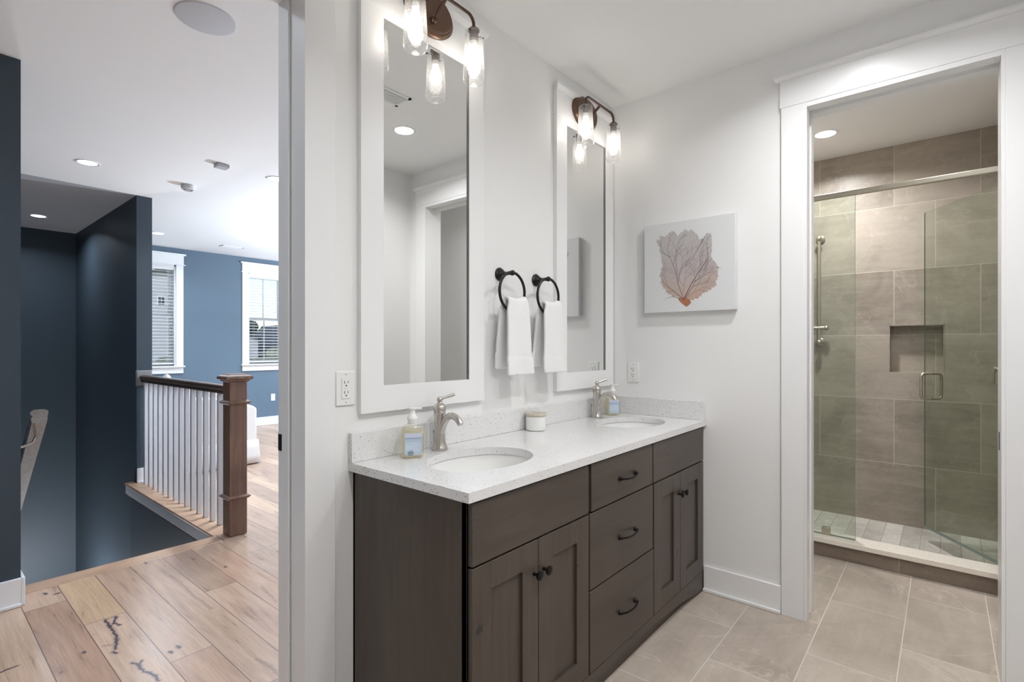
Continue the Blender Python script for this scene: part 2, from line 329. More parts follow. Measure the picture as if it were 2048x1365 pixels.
# ------------------------------------------------------------------ mesh builder
class MB:
    def __init__(s): s.bm = bmesh.new()
    def _x(s, vs, M):
        if M is not None:
            for v in vs: v.co = M @ v.co
    def box(s, x0, x1, y0, y1, z0, z1, M=None):
        c = [(x0, y0, z0), (x1, y0, z0), (x1, y1, z0), (x0, y1, z0), (x0, y0, z1), (x1, y0, z1), (x1, y1, z1), (x0, y1, z1)]
        v = [s.bm.verts.new(p) for p in c]
        for f in ((0, 3, 2, 1), (4, 5, 6, 7), (0, 1, 5, 4), (1, 2, 6, 5), (2, 3, 7, 6), (3, 0, 4, 7)): s.bm.faces.new([v[i] for i in f])
        s._x(v, M); return s
    def prism(s, pts, h0, h1, ax=2, M=None):
        """pts polygon in the two axes other than ax (cyclic order x->y->z)"""
        def P(a, b, h): return {2: (a, b, h), 0: (h, a, b), 1: (b, h, a)}[ax]
        lo = [s.bm.verts.new(P(a, b, h0)) for a, b in pts]; hi = [s.bm.verts.new(P(a, b, h1)) for a, b in pts]
        n = len(pts)
        s.bm.faces.new(lo[::-1]); s.bm.faces.new(hi)
        for i in range(n): s.bm.faces.new([lo[i], lo[(i + 1) % n], hi[(i + 1) % n], hi[i]])
        s._x(lo + hi, M); return s
    def lathe(s, prof, n=32, M=None, sx=1, sy=1, cap=True):
        """prof [(r,z)] bottom to top about local z"""
        rings = []; vs = []
        for r, z in prof:
            ring = [s.bm.verts.new((max(r, 1e-5) * math.cos(2 * math.pi * i / n) * sx, max(r, 1e-5) * math.sin(2 * math.pi * i / n) * sy, z)) for i in range(n)]
            rings.append(ring); vs += ring
        for a, b in zip(rings, rings[1:]):
            for i in range(n): s.bm.faces.new([a[i], a[(i + 1) % n], b[(i + 1) % n], b[i]])
        if cap: s.bm.faces.new(rings[0][::-1]); s.bm.faces.new(rings[-1])
        s._x(vs, M); return s
    def tube(s, pts, rad, n=12, closed=False, M=None, flat=1.0):
        pts = [Vector(p) for p in pts]; m = len(pts)
        rr = rad if isinstance(rad, (list, tuple)) else [rad] * m
        rings = []; vs = []; up = None
        for i, p in enumerate(pts):
            if closed: d = pts[(i + 1) % m] - pts[i - 1]
            else: d = pts[min(i + 1, m - 1)] - pts[max(i - 1, 0)]
            d.normalize()
            if up is None:
                up = Vector((0, 0, 1)) if abs(d.z) < .9 else Vector((1, 0, 0))
            a = (up - d * up.dot(d)).normalized(); up = a; b = d.cross(a)
            ring = [s.bm.verts.new(p + a * (rr[i] * math.cos(2 * math.pi * k / n)) + b * (rr[i] * flat * math.sin(2 * math.pi * k / n))) for k in range(n)]
            rings.append(ring); vs += ring
        seq = list(zip(rings, rings[1:])) + ([(rings[-1], rings[0])] if closed else [])
        for a, b in seq:
            for k in range(n): s.bm.faces.new([a[k], a[(k + 1) % n], b[(k + 1) % n], b[k]])
        if not closed: s.bm.faces.new(rings[0][::-1]); s.bm.faces.new(rings[-1])
        s._x(vs, M); return s
    def grid(s, fn, nu, nv, M=None):
        g = [[s.bm.verts.new(fn(i / nu, j / nv)) for j in range(nv + 1)] for i in range(nu + 1)]
        for i in range(nu):
            for j in range(nv): s.bm.faces.new([g[i][j], g[i + 1][j], g[i + 1][j + 1], g[i][j + 1]])
        s._x([v for r in g for v in r], M); return s
    def sphere(s, c, r, n=20, m=12, sc=(1, 1, 1), M=None):
        T = Matrix.Translation(c) @ Matrix.Diagonal((*sc, 1))
        if M is not None: T = M @ T
        pr = [(r * math.sin(math.pi * i / m), -r * math.cos(math.pi * i / m)) for i in range(m + 1)]
        return s.lathe(pr, n, T, cap=False)
    def build(s, name, mat, parent=None, loc=None, bevel=0, smooth=35, solid=0, sub=0):
        bmesh.ops.recalc_face_normals(s.bm, faces=s.bm.faces)
        me = bpy.data.meshes.new(name)
        s.bm.to_mesh(me); s.bm.free()
        mats = mat if isinstance(mat, (list, tuple)) else [mat]
        for m_ in mats: me.materials.append(m_)
        me.shade_smooth(); me.set_sharp_from_angle(angle=R(smooth))
        o = bpy.data.objects.new(name, me); COL.objects.link(o)
        if parent is not None: o.parent = parent
        if loc is not None: o.location = loc
        if solid:
            d = o.modifiers.new('solid', 'SOLIDIFY'); d.thickness = solid; d.offset = 0
        if sub:
            d = o.modifiers.new('sub', 'SUBSURF'); d.levels = sub; d.render_levels = sub
        if bevel:
            d = o.modifiers.new('bevel', 'BEVEL'); d.width = bevel; d.segments = 2; d.limit_method = 'ANGLE'; d.angle_limit = R(40)
        return o
def B(name, mat, parent, boxes, bevel=0, loc=None):
    m = MB()
    for b in boxes: m.box(*b)
    return m.build(name, mat, parent, loc, bevel)
def tag(o, label=None, cat=None, group=None, kind=None):
    if label: o['label'] = label
    if cat: o['category'] = cat
    if group: o['group'] = group
    if kind: o['kind'] = kind
    return o
def thing(name, loc, label, cat, group=None, rz=0):
    o = bpy.data.objects.new(name, None); COL.objects.link(o); o.location = loc; o.rotation_euler = (0, 0, rz)
    o.empty_display_size = .05
    return tag(o, label, cat, group)
def struct_empty(name, loc=(0, 0, 0)):
    o = bpy.data.objects.new(name, None); COL.objects.link(o); o.location = loc; o['kind'] = 'structure'; return o
def struct(name, mat, boxes, bevel=0):
    return tag(B(name, mat, None, boxes, bevel), kind='structure')
def copy_tree(o, parent=None):
    c = o.copy(); COL.objects.link(c)
    if parent is not None: c.parent = parent
    for ch in list(o.children): copy_tree(ch, c)
    return c
def rotM(ax, deg, loc=(0, 0, 0)): return Matrix.Translation(loc) @ Matrix.Rotation(R(deg), 4, ax)

YW, XR, ZC, ZT = 1.546, 2.773, 2.744, .908
YH = 1.685          # hall side of the vanity wall
XL = -1.35          # left end of the bathroom
YF = -.383          # wall behind the camera
XI = 2.905          # shower-room side of the right wall
XSB = 4.595         # tiled shower wall
YSL, YSR = .98, -.305
DJ = .829           # right jamb of the hall doorway
DJL = .829 - .76
DH = 2.455          # head height of both doorways

# ------------------------------------------------------------------ room shell
T_ = .10
struct('floor', FLOORT, [(XL - .1, XI, YF - .1, YW, -.12, 0), (XI, 3.69, -1.35, YSL + .1, -.12, 0), (3.69, XSB + .1, YSR - .1, YSL + .1, -.12, .0)])
struct('floor_hall', PLANK, [(-2.6, .397, YW, 3.83, -.12, -.0005), (.397, 1.410, YW, 3.70, -.12, -.0005), (1.410, 7.0, YW, 5.985, -.12, -.0005), (1.47, 7.0, 5.985, 8.62, -.12, -.0005)])
struct('wall_back', WHITE, [(XL - .1, DJL, YW, YH, 0, ZC), (DJ, XR + .2, YW, YH, 0, ZC), (DJL, DJ, YW, YH, DH, ZC)])
struct('wall_right', WHITE, [(XR, XI, .509, YW, 0, ZC), (XR, XI, YF, -.181, 0, ZC), (XR, XI, -.181, .509, DH, ZC)])
struct('wall_front', WHITE, [(XL - .1, XI, YF - .1, YF, 0, ZC)])
struct('wall_left', WHITE, [(XL - .1, XL, YF, YW, 0, ZC)])
struct('ceiling', CEILW, [(XL - .1, XI, YF - .1, YW, ZC, ZC + .1)])
struct('ceiling_shower', CEILW, [(XI, XSB + .1, -1.45, YSL + .1, ZC, ZC + .1)])
struct('ceiling_hall', CEILW, [(-2.6, 7.0, YW, 5.89, ZC, ZC + .1), (1.46, 7.0, 5.89, 8.72, ZC, ZC + .1)])
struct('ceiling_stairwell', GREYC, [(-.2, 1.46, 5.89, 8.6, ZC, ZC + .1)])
# shower room shell
NY0, NY1, NZ0, NZ1 = 0.0, .307, 1.118, 1.455
struct('wall_shower_back', WALLT, [(XSB, XSB + .1, YSR - .1, NY0, 0, ZC), (XSB, XSB + .1, NY1, YSL + .1, 0, ZC), (XSB, XSB + .1, NY0, NY1, 0, NZ0), (XSB, XSB + .1, NY0, NY1, NZ1, ZC),
                                   (XSB + .09, XSB + .1, NY0, NY1, NZ0, NZ1)])
struct('wall_shower_side', WALLTX, [(3.70, XSB, YSR - .1, YSR, 0, ZC), (3.70, XSB, YSL, YSL + .1, 0, ZC)])
struct('wall_closet', WHITE, [(XI, 3.70, YSL, YSL + .1, 0, ZC), (3.69, 3.79, -1.35, YSR - .1, 0, ZC), (XI, 3.79, -1.45, -1.35, 0, ZC), (XR, XI, -1.45, YF - .1, 0, ZC)])
struct('trim_niche', WALLTX, [(XSB - .002, XSB + .09, NY0, NY0 + .006, NZ0, NZ1), (XSB - .002, XSB + .09, NY1 - .006, NY1, NZ0, NZ1),
                             (XSB - .002, XSB + .09, NY0, NY1, NZ1 - .006, NZ1)])
struct('floor_shower', PAN, [(3.80, XSB, YSR, YSL, 0, .03)])
# hall, stairwell and the room beyond
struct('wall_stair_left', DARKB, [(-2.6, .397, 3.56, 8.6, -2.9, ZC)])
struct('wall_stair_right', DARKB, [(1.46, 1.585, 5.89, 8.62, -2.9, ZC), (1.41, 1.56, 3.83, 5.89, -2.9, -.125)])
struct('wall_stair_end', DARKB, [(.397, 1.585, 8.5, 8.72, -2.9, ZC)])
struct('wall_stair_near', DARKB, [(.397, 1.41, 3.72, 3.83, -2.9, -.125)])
struct('floor_lower', PLANK, [(.3, 1.6, 3.8, 8.6, -3.0, -2.9)])
struct('wall_hall_end', BLUE, [(-2.7, -2.6, YW, 3.56, 0, ZC)])
W1 = (2.014, 2.614); W2 = (3.635, 4.235); W3 = (5.26, 5.86); WZ0, WZ1 = 1.02, 2.495
bx = []
xs = [1.585] + [v for w in (W1, W2, W3) for v in w] + [7.0]
for i in range(0, len(xs), 2): bx.append((xs[i], xs[i + 1], 8.62, 8.78, -.1, ZC))
for w in (W1, W2, W3): bx += [(w[0], w[1], 8.62, 8.78, -.1, WZ0), (w[0], w[1], 8.62, 8.78, WZ1, ZC)]
struct('wall_living_far', BLUE, bx)
bx = [(7.0, 7.16, YW, 2.4, -.1, ZC), (7.0, 7.16, 4.3, 5.0, -.1, ZC), (7.0, 7.16, 7.6, 8.78, -.1, ZC)]
for a, b in ((2.4, 4.3), (5.0, 7.6)): bx += [(7.0, 7.16, a, b, -.1, .5), (7.0, 7.16, a, b, 2.5, ZC)]
struct('wall_living_right', BLUE, bx)
struct('wall_living_near', BLUE, [(XR + .2, 7.16, YW, YH, 0, ZC)])

# nosings and fascia of the stair opening
o = thing('stair_nosing', (0, 0, 0), 'oak nosing board along the near edge of the stair opening', 'stair nosing', 'oak nosings round the stair opening')
B('board', NOSEX, o, [(.397, 1.405, 3.695, 3.835, -.032, .002)], .006)
o = thing('stair_nosing', (0, 0, 0), 'oak nosing board carrying the white balusters', 'stair nosing', 'oak nosings round the stair opening')
B('board', NOSE, o, [(1.388, 1.585, 3.8355, 5.872, -.016, .002)], .004)
B('board_end', NOSE, o, [(1.388, 1.457, 5.872, 5.985, -.016, .002)], .004)
B('fascia', BASEG, o, [(1.396, 1.4095, 3.84, 5.985, -.10, -.017)], .001)
dl = bpy.data.lights.new('downstairs_light', 'POINT'); dl.energy = 120; dl.shadow_soft_size = .12; dl.color = (.86, .93, 1)
do = bpy.data.objects.new('downstairs_light', dl); COL.objects.link(do); do.location = (1.0, 6.9, -1.75)
st = thing('staircase', (0, 0, 0), 'oak staircase going down between dark slate walls', 'stairs')
for i in range(15):
    y0 = 3.835 + .26 * i; z0 = -.19 * (i + 1)
    if z0 < -2.85: break
    B('step', NOSEX, st, [(.40, 1.405, y0 + .004, y0 + .285, z0 - .03, z0)], .004)
    B('riser', TRIM, st, [(.40, 1.405, y0 + .26, y0 + .275, z0 - .18, z0 - .03)])

# baseboards -------------------------------------------------------
def baseboard(name, p, q, nrm, h=.135, shoe=True, mat=TRIM):
    """from p to q (2D) on a wall whose outward normal is nrm"""
    t = .014; m = MB()
    def slab(a, b, z0, z1, th):
        x0, x1 = sorted((p[0], q[0])); y0, y1 = sorted((p[1], q[1]))
        if nrm[0]:
            x0, x1 = sorted((p[0] + nrm[0] * a, p[0] + nrm[0] * th))
        else:
            y0, y1 = sorted((p[1] + nrm[1] * a, p[1] + nrm[1] * th))
        m.box(x0, x1, y0, y1, z0, z1)
    slab(0, 0, 0, h, t)
    if shoe: slab(t, 0, 0, .018, t + .014)
    return tag(m.build(name, mat, None, bevel=.004), kind='structure')
baseboard('baseboard_right', (XR, .609), (XR, .985), (-1, 0))
baseboard('baseboard_hall_left', (-2.6, 3.56), (.397, 3.56), (0, -1), .14)
tag(B('baseboard_hall_corner', TRIM, None, [(.397, .412, 3.546, 3.70, .0, .14)], .003), kind='structure')
baseboard('baseboard_stair_end', (1.46, 5.89), (1.585, 5.89), (0, -1), .14)
baseboard('baseboard_living_far', (1.585, 8.62), (7.0, 8.62), (0, -1), .14)
baseboard('baseboard_front', (XL, YF), (XR, YF), (0, 1))
baseboard('baseboard_back', (.921, YW), (.995, YW), (0, -1))

# doorway trims ----------------------------------------------------
def header_y(parent, x, sgn, y0, y1, z0):     # on a wall facing sgn along x
    f = lambda a, b: tuple(sorted((x + sgn * a, x + sgn * b)))
    a = f(0, .022); B('head_casing', TRIM, parent, [(a[0], a[1], y0 - .006, y1 + .006, z0, z0 + .128)], .0015)
    m = MB(); prof = [(0, 0), (.023, 0), (.025, .007), (.030, .011), (.033, .017), (.033, .026), (0, .026)]
    lo = [m.bm.verts.new((x + sgn * p, y0 - .02 - (p - .02), z0 + .128 + q)) for p, q in prof]
    hi = [m.bm.verts.new((x + sgn * p, y1 + .02 + (p - .02), z0 + .128 + q)) for p, q in prof]
    m.bm.faces.new(lo); m.bm.faces.new(hi)
    for i in range(len(prof)): m.bm.faces.new([lo[i], lo[(i + 1) % len(prof)], hi[(i + 1) % len(prof)], hi[i]])
    m.build('crown', TRIM, parent)
d2 = struct_empty('door_2')
B('casing', TRIM, d2, [(XR - .02, XR, .509, .607, 0, DH)], .0015)
B('casing', TRIM, d2, [(XR - .02, XR, -.279, -.181, 0, DH)], .0015)
header_y(d2, XR, -1, -.279, .607, DH)
B('jamb', TRIM, d2, [(XR - .02, XR + .045, .497, .509, 0, DH), (XR + .088, XI + .018, .497, .509, 0, DH)], .001)
B('jamb', TRIM, d2, [(XR - .02, XI + .018, -.181, -.169, 0, DH)], .001)
B('jamb_head', TRIM, d2, [(XR - .0195, XR + .045, -.169, .497, DH - .022, DH), (XR + .088, XI + .0175, -.169, .497, DH - .022, DH)], .001)
B('casing', TRIM, d2, [(XI, XI + .018, .509, .60, 0, DH + .1), (XI, XI + .018, -.27, -.181, 0, DH + .1), (XI, XI + .018, -.181, .509, DH, DH + .1)], .001)
B('door_panel', TRIM, d2, [(XR + .048, XR + .085, .506, .515, .02, DH - .02)])
B('strike_plate', BLACKM, d2, [(XR + .06, XR + .082, -.1705, -.1675, .885, .957)])
B('strike_plate', BLACKM, d2, [(XR + .055, XR + .079, .5035, .5065, .90, .98)])
d1 = struct_empty('door_1')
B('casing', TRIM, d1, [(DJ - .001, DJ + .092, YW - .018, YW, 0, DH)], .0015)
B('casing', TRIM, d1, [(DJL - .092, DJL + .001, YW - .018, YW, 0, DH)], .0015)
B('head_casing', TRIM, d1, [(DJL - .10, DJ + .10, YW - .022, YW, DH, DH + .15)], .0015)
B('jamb', TRIM, d1, [(DJ - .013, DJ, YW - .018, YW + .043, 0, DH), (DJ - .013, DJ, YW + .09, YH + .018, 0, DH)], .0012)
B('jamb', TRIM, d1, [(DJL, DJL + .013, YW - .018, YH + .018, 0, DH)], .0012)
B('jamb_head', TRIM, d1, [(DJL + .013, DJ - .013, YW - .0175, YH + .0175, DH - .013, DH)], .001)
B('casing', TRIM, d1, [(DJ, DJ + .09, YH, YH + .018, 0, DH + .15), (DJL - .09, DJL, YH, YH + .018, 0, DH + .15)], .0015)
B('door_panel', TRIM, d1, [(DJ - .004, DJ + .02, YW + .046, YW + .087, .015, DH - .02)])
B('strike_plate', BLACKM, d1, [(DJ - .0145, DJ - .0125, YH - .006, YH + .0165, .955, 1.01)])
struct('wall_back_pocket', TRIM, [(DJ, DJ + .01, YW + .001, YH - .001, 0, DH)])

# ------------------------------------------------------------------ vanity cabinet
VX0, VX1, VY, VYF = .998, XR - .008, .999, .983   # carcass front plane, door face plane
van = thing('bathroom_vanity', (1.88, 1.27, 0), 'dark brown double vanity cabinet with shaker doors and three centre drawers', 'cabinet')
def off(o, root):   # keep world coordinates of a part under a placed root
    o.location = -Vector(root.location); return o
c = MB()
c.box(VX0, VX0 + .018, VY, YW - .001, .012, .879).box(VX1 - .018, VX1, VY, YW - .001, .012, .879)
c.box(VX0, VX1, YW - .012, YW - .001, .10, .879).box(VX0, VX1, VY + .02, YW - .01, .09, .108)
c.box(VX0, VX1, VY, VY + .02, .86, .879)
for x0, x1 in ((VX0, VX0 + .03), (1.585, 1.635), (2.115, 2.165), (VX1 - .03, VX1)): c.box(x0, x1, VY, VY + .02, .10, .879)
for z0, z1 in ((.09, .125), (.68, .71)): c.box(VX0, VX1, VY, VY + .02, z0, z1)
for z0, z1 in ((.395, .43),): c.box(1.60, 2.14, VY, VY + .02, z0, z1)
off(c.build('carcass', CABI, van, bevel=.001), van)
off(B('interior', CABD, van, [(VX0 + .02, VX1 - .02, VY + .022, VY + .03, .11, .87)]), van)
# arched toe valance
m = MB(); n = 40; pts = []
L0, L1 = VX0 + .005, VX1
top = .108
for i in range(n + 1):
    x = L0 + (L1 - L0) * i / n; u = abs(2 * (x - L0) / (L1 - L0) - 1)
    zz = .066 * (1 - u ** 2.0) if u < .93 else 0.0
    zz = .068 * max(0, 1 - (u / .95) ** 2.6) + .001
    pts.append((x, zz))
lo = [(x, z) for x, z in pts]
poly = lo + [(L1, top), (L0, top)]
va = [m.bm.verts.new((x, VYF + .003, z)) for x, z in poly]; vb = [m.bm.verts.new((x, VYF + .018, z)) for x, z in poly]
m.bm.faces.new(va[::-1]); m.bm.faces.new(vb)
for i in range(len(poly)): m.bm.faces.new([va[i], va[(i + 1) % len(poly)], vb[(i + 1) % len(poly)], vb[i]])
off(m.build('toe_valance', CABX, van), van)
off(B('toe_board', CABX, van, [(VX0 + .01, VX1, VY + .012, VY + .028, 0, .10)]), van)

def shaker(x0, x1, z0, z1, st=.078):
    m = MB(); y0, y1 = VYF, VYF + .019
    m.box(x0, x0 + st, y0, y1, z0, z1).box(x1 - st, x1, y0, y1, z0, z1)
    m.box(x0 + st, x1 - st, y0, y1, z0, z0 + st).box(x0 + st, x1 - st, y0, y1, z1 - st, z1)
    m.box(x0 + st - .002, x1 - st + .002, y0 + .010, y1 - .002, z0 + st - .002, z1 - st + .002)
    return m
def knob(parent, x, z):
    m = MB(); m.lathe([(.0, 0), (.0065, 0), (.006, .002), (.005, .012), (.0065, .016), (.0135, .019), (.0155, .023), (.0145, .027), (.009, .030), (0, .031)], 24, rotM('X', 90))
    k = m.build('knob', BLACKK, parent); k.location = (x, VYF, z); return k
def pull(parent, x0, x1, z):
    m = MB(); h = .026; xm = (x0 + x1) / 2
    P = [(x0, 0, 0), (x0, -.012, 0)]
    for i in range(13):
        a = i / 12; P.append((x0 + (x1 - x0) * a, -.014 - (h - .014) * math.sin(math.pi * a) ** .6, -.004 * math.sin(math.pi * a)))
    P += [(x1, -.012, 0), (x1, 0, 0)]
    m.tube([(p[0] - xm, p[1], p[2]) for p in P], [.0045] * len(P), 10)
    for xx in (x0, x1): m.lathe([(.0, 0), (.010, 0), (.010, .004), (.0065, .009), (.0055, .014)], 18, rotM('X', 90, (xx - xm, 0, 0)))
    k = m.build('handle', BLACKK, parent); k.location = (xm, VYF, z); return k
def sub(o):   # children of a part whose own location is shifted
    return o
for (x0, x1, kx) in ((1.003, 1.3005, 1.278), (1.3035, 1.6025, 1.328), (2.1485, 2.4435, 2.420), (2.4465, 2.755, 2.470)):
    d = off(shaker(x0, x1, .112, .692).build('door', CABI, van, bevel=.0012), van); knob(d, kx, .590)
for nm, x0, x1, z0, z1 in (('drawer', 1.622, 2.132, .698, .872), ('drawer', 1.611, 2.136, .415, .692), ('drawer', 1.611, 2.143, .112, .409)):
    d = off(B(nm, CABX, van, [(x0, x1, VYF, VYF + .019, z0, z1)], .0018), van)
    pull(d, 1.832, 1.962, {.698: .779, .415: .546, .112: .250}[z0])
for x0, x1 in ((1.003, 1.6025), (2.142, 2.755)):
    off(B('false_front', CABX, van, [(x0, x1, VYF, VYF + .019, .698, .872)], .0018), van)

# ------------------------------------------------------------------ countertop with two oval cut-outs
CX0, CX1, CY0, CY1 = .980, XR - .001, .973, YW - .001
SK = [(1.322, 1.252), (2.456, 1.252)]; SA, SB = .215, .162
top = thing('countertop', (1.88, 1.26, .88), 'white speckled quartz worktop with backsplash over the dark vanity', 'countertop')
m = MB()
def ctop(z, flip):
    # each half is a rectangle minus an ellipse, made as ring quads
    xs_ = [CX0, (SK[0][0] + SK[1][0]) / 2, CX1]
    for k, (sx, sy) in enumerate(SK):
        xa, xb = xs_[k], xs_[k + 1]; N = 96
        el = []; re = []
        ang = [2 * math.pi * i / N for i in range(N)]
        for a in ang:
            el.append((sx + SA * math.cos(a), sy + SB * math.sin(a)))
        cor = [math.atan2(y - sy, x - sx) % (2 * math.pi) for x, y in ((xb, CY1), (xa, CY1), (xa, CY0), (xb, CY0))]
        for i, a in enumerate(ang):
            dx, dy = math.cos(a), math.sin(a)
            tx = ((xb if dx > 0 else xa) - sx) / dx if abs(dx) > 1e-9 else 1e9
            ty = ((CY1 if dy > 0 else CY0) - sy) / dy if abs(dy) > 1e-9 else 1e9
            t = min(tx, ty); re.append([sx + dx * t, sy + dy * t])
        cc = ((xb, CY1), (xa, CY1), (xa, CY0), (xb, CY0))
        for (cx_, cy_), ca in zip(cc, cor):   # snap the nearest ray onto each corner
            j = min(range(N), key=lambda i: abs((ang[i] - ca + math.pi) % (2 * math.pi) - math.pi)); re[j] = [cx_, cy_]
        ve = [m.bm.verts.new((x, y, z)) for x, y in el]; vr = [m.bm.verts.new((x, y, z)) for x, y in re]
        for i in range(N):
            f = [ve[i], vr[i], vr[(i + 1) % N], ve[(i + 1) % N]]
            m.bm.faces.new(f if flip else f[::-1])
        yield ve
ut = list(ctop(.908, True)); lb = list(ctop(.8795, False))
for a, b in zip(ut, lb):
    for i in range(len(a)): m.bm.faces.new([a[i], a[(i + 1) % len(a)], b[(i + 1) % len(a)], b[i]])
for (xa, ya), (xb, yb) in (((CX0, CY0), (CX1, CY0)), ((CX1, CY0), (CX1, CY1)), ((CX1, CY1), (CX0, CY1)), ((CX0, CY1), (CX0, CY0))):
    m.bm.faces.new([m.bm.verts.new(p) for p in ((xa, ya, .8795), (xb, yb, .8795), (xb, yb, .908), (xa, ya, .908))])
off(m.build('slab', QUARTZ, top, smooth=30), top)
off(B('backsplash', QUARTZ, top, [(CX0, CX1, YW - .021, YW - .001, .9085, 1.008)], .0012), top)
off(B('side_splash', QUARTZ, top, [(XR - .021, XR - .001, CY0 + .004, YW - .0215, .9085, 1.008)], .0012), top)

def sink(x, label):
    o = thing('undermount_sink', (x, SK[0][1], .879), label, 'sink', 'undermount oval sinks')
    m = MB(); prof = []
    for i in range(15):
        a = i / 14; r = 1.02 * math.cos(a * math.pi / 2) ** .55 if a < 1 else .08
        prof.append((max(r, .08), -.002 - .145 * math.sin(a * math.pi / 2) ** 1.3))
    prof = [(1.12, -.001), (1.02, -.0012)] + prof[1:]
    rings = []
    N = 64
    for r, z in prof:
        rings.append([m.bm.verts.new((SA * r * math.cos(2 * math.pi * i / N), SB * r * math.sin(2 * math.pi * i / N), z)) for i in range(N)])
    for a, b in zip(rings, rings[1:]):
        for i in range(N): m.bm.faces.new([a[i], b[i], b[(i + 1) % N], a[(i + 1) % N]])
    bowl = m.build('bowl', PORC, o, smooth=60)
    s_ = bowl.modifiers.new('s', 'SOLIDIFY'); s_.thickness = .008; s_.offset = 1
    m = MB(); m.lathe([(0, -.150), (.022, -.150), (.024, -.146), (.020, -.143), (.012, -.143), (.010, -.138), (0, -.137)], 24)
    m.build('drain', NICKEL, o)
    return o
sink(SK[0][0], 'white oval undermount sink nearest the hall doorway')
sink(SK[1][0], 'white oval undermount sink beside the coral picture wall')

# ------------------------------------------------------------------ faucets
def faucet(x, y, label):
    o = thing('faucet', (x, y, .9085), label, 'faucet', 'single lever basin faucets')
    m = MB()
    m.lathe([(0, 0), (.0295, 0), (.030, .003), (.0295, .010), (.027, .014), (.0235, .032), (.0208, .055), (.0200, .078), (.0205, .105), (.0222, .135), (.0228, .148),
             (.0218, .150), (.0245, .152), (.0245, .164), (.0225, .168), (.0150, .175), (.0080, .180), (.0062, .184), (0, .185)], 40)
    m.build('body', NICKEL, o)
    m = MB(); C_ = [(-.004, .048), (-.011, .072), (-.020, .094), (-.033, .115), (-.050, .130), (-.068, .135), (-.086, .131), (-.101, .121), (-.113, .107)]; P = []; rr = []
    for i in range(25):
        f = i / 24 * (len(C_) - 1); k = min(int(f), len(C_) - 2); a = f - k
        p0, p1, p2, p3 = (C_[max(k - 1, 0)], C_[k], C_[k + 1], C_[min(k + 2, len(C_) - 1)])
        cr = [.5 * (2 * p1[d] + (p2[d] - p0[d]) * a + (2 * p0[d] - 5 * p1[d] + 4 * p2[d] - p3[d]) * a * a + (3 * p1[d] - p0[d] - 3 * p2[d] + p3[d]) * a ** 3) for d in (0, 1)]
        P.append((0, cr[0], cr[1])); rr.append(.0125 + .0012 * math.sin(math.pi * i / 24) - .0012 * i / 24)
    m.tube(P, rr, 18, flat=1.0)
    m.build('spout', NICKEL, o)
    m = MB(); m.sphere((0, 0, .191), .0115, 20, 12)
    m.tube([(0, 0, .191), (.018, -.010, .198), (.038, -.022, .205), (.050, -.030, .209)], [.005, .0055, .0062, .0058], 12, flat=.8)
    m.build('lever', NICKEL, o)
    m = MB(); m.lathe([(.0014, 0), (.0014, .058), (.003, .06), (.0042, .065), (.003, .070), (.0038, .073), (0, .076)], 14, Matrix.Translation((-.002, .033, 0)))
    m.build('lift_rod', NICKEL, o)
    return o
faucet(1.322, 1.468, 'brushed nickel faucet beside the yellow soap bottle at the near sink')
faucet(2.478, 1.468, 'brushed nickel faucet at the far sink by the corner')

# ------------------------------------------------------------------ soap bottles, jar
LBL = NT('label_blue'); _o = LBL.xyz(LBL.coord()); _z = _o[2]
_c = LBL.ramp(LBL.math('DIVIDE', _z, .11), [(.0, lin(176, 192, 208)), (.42, lin(186, 204, 222)), (.60, lin(168, 184, 204)), (.62, lin(120, 140, 160)), (.645, lin(196, 202, 222)), (1, lin(206, 206, 222))])
LBL = LBL.bsdf(_c, .4)
LBL2 = plain('label_white', lin(226, 232, 236), .4)
INK = plain('label_ink', lin(70, 84, 98), .5)
LIQ = NT('liquid_soap'); LIQ.bsdf((.86, .83, .70, 1), .08, 0, .5)
_t = LIQ; tr = _t.n('BsdfTransparent'); tr.inputs[0].default_value = (.95, .92, .80, 1)
mx = _t.n('MixShader'); mx.inputs[0].default_value = .30; _t.l(tr.outputs[0], mx.inputs[1]); _t.l(_t.b.outputs[0], mx.inputs[2]); _t.l(mx.outputs[0], _t.out.inputs[0]); LIQ = _t.m
CLEAR = thin_glass('clear_plastic', (.975, .97, .94, 1), .02, .04)
def rrect(hx, hy, r, n=6):
    P = []
    for cx_, cy_, a0 in ((hx - r, hy - r, 0), (-hx + r, hy - r, 90), (-hx + r, -hy + r, 180), (hx - r, -hy + r, 270)):
        for i in range(n + 1):
            a = R(a0 + 90 * i / n); P.append((cx_ + r * math.cos(a), cy_ + r * math.sin(a)))
    return P
def loft(m, secs):
    rings = [[m.bm.verts.new((x, y, z)) for x, y in P] for P, z in secs]; n = len(rings[0])
    for a, b in zip(rings, rings[1:]):
        for i in range(n): m.bm.faces.new([a[i], a[(i + 1) % n], b[(i + 1) % n], b[i]])
    m.bm.faces.new(rings[0][::-1]); m.bm.faces.new(rings[-1])
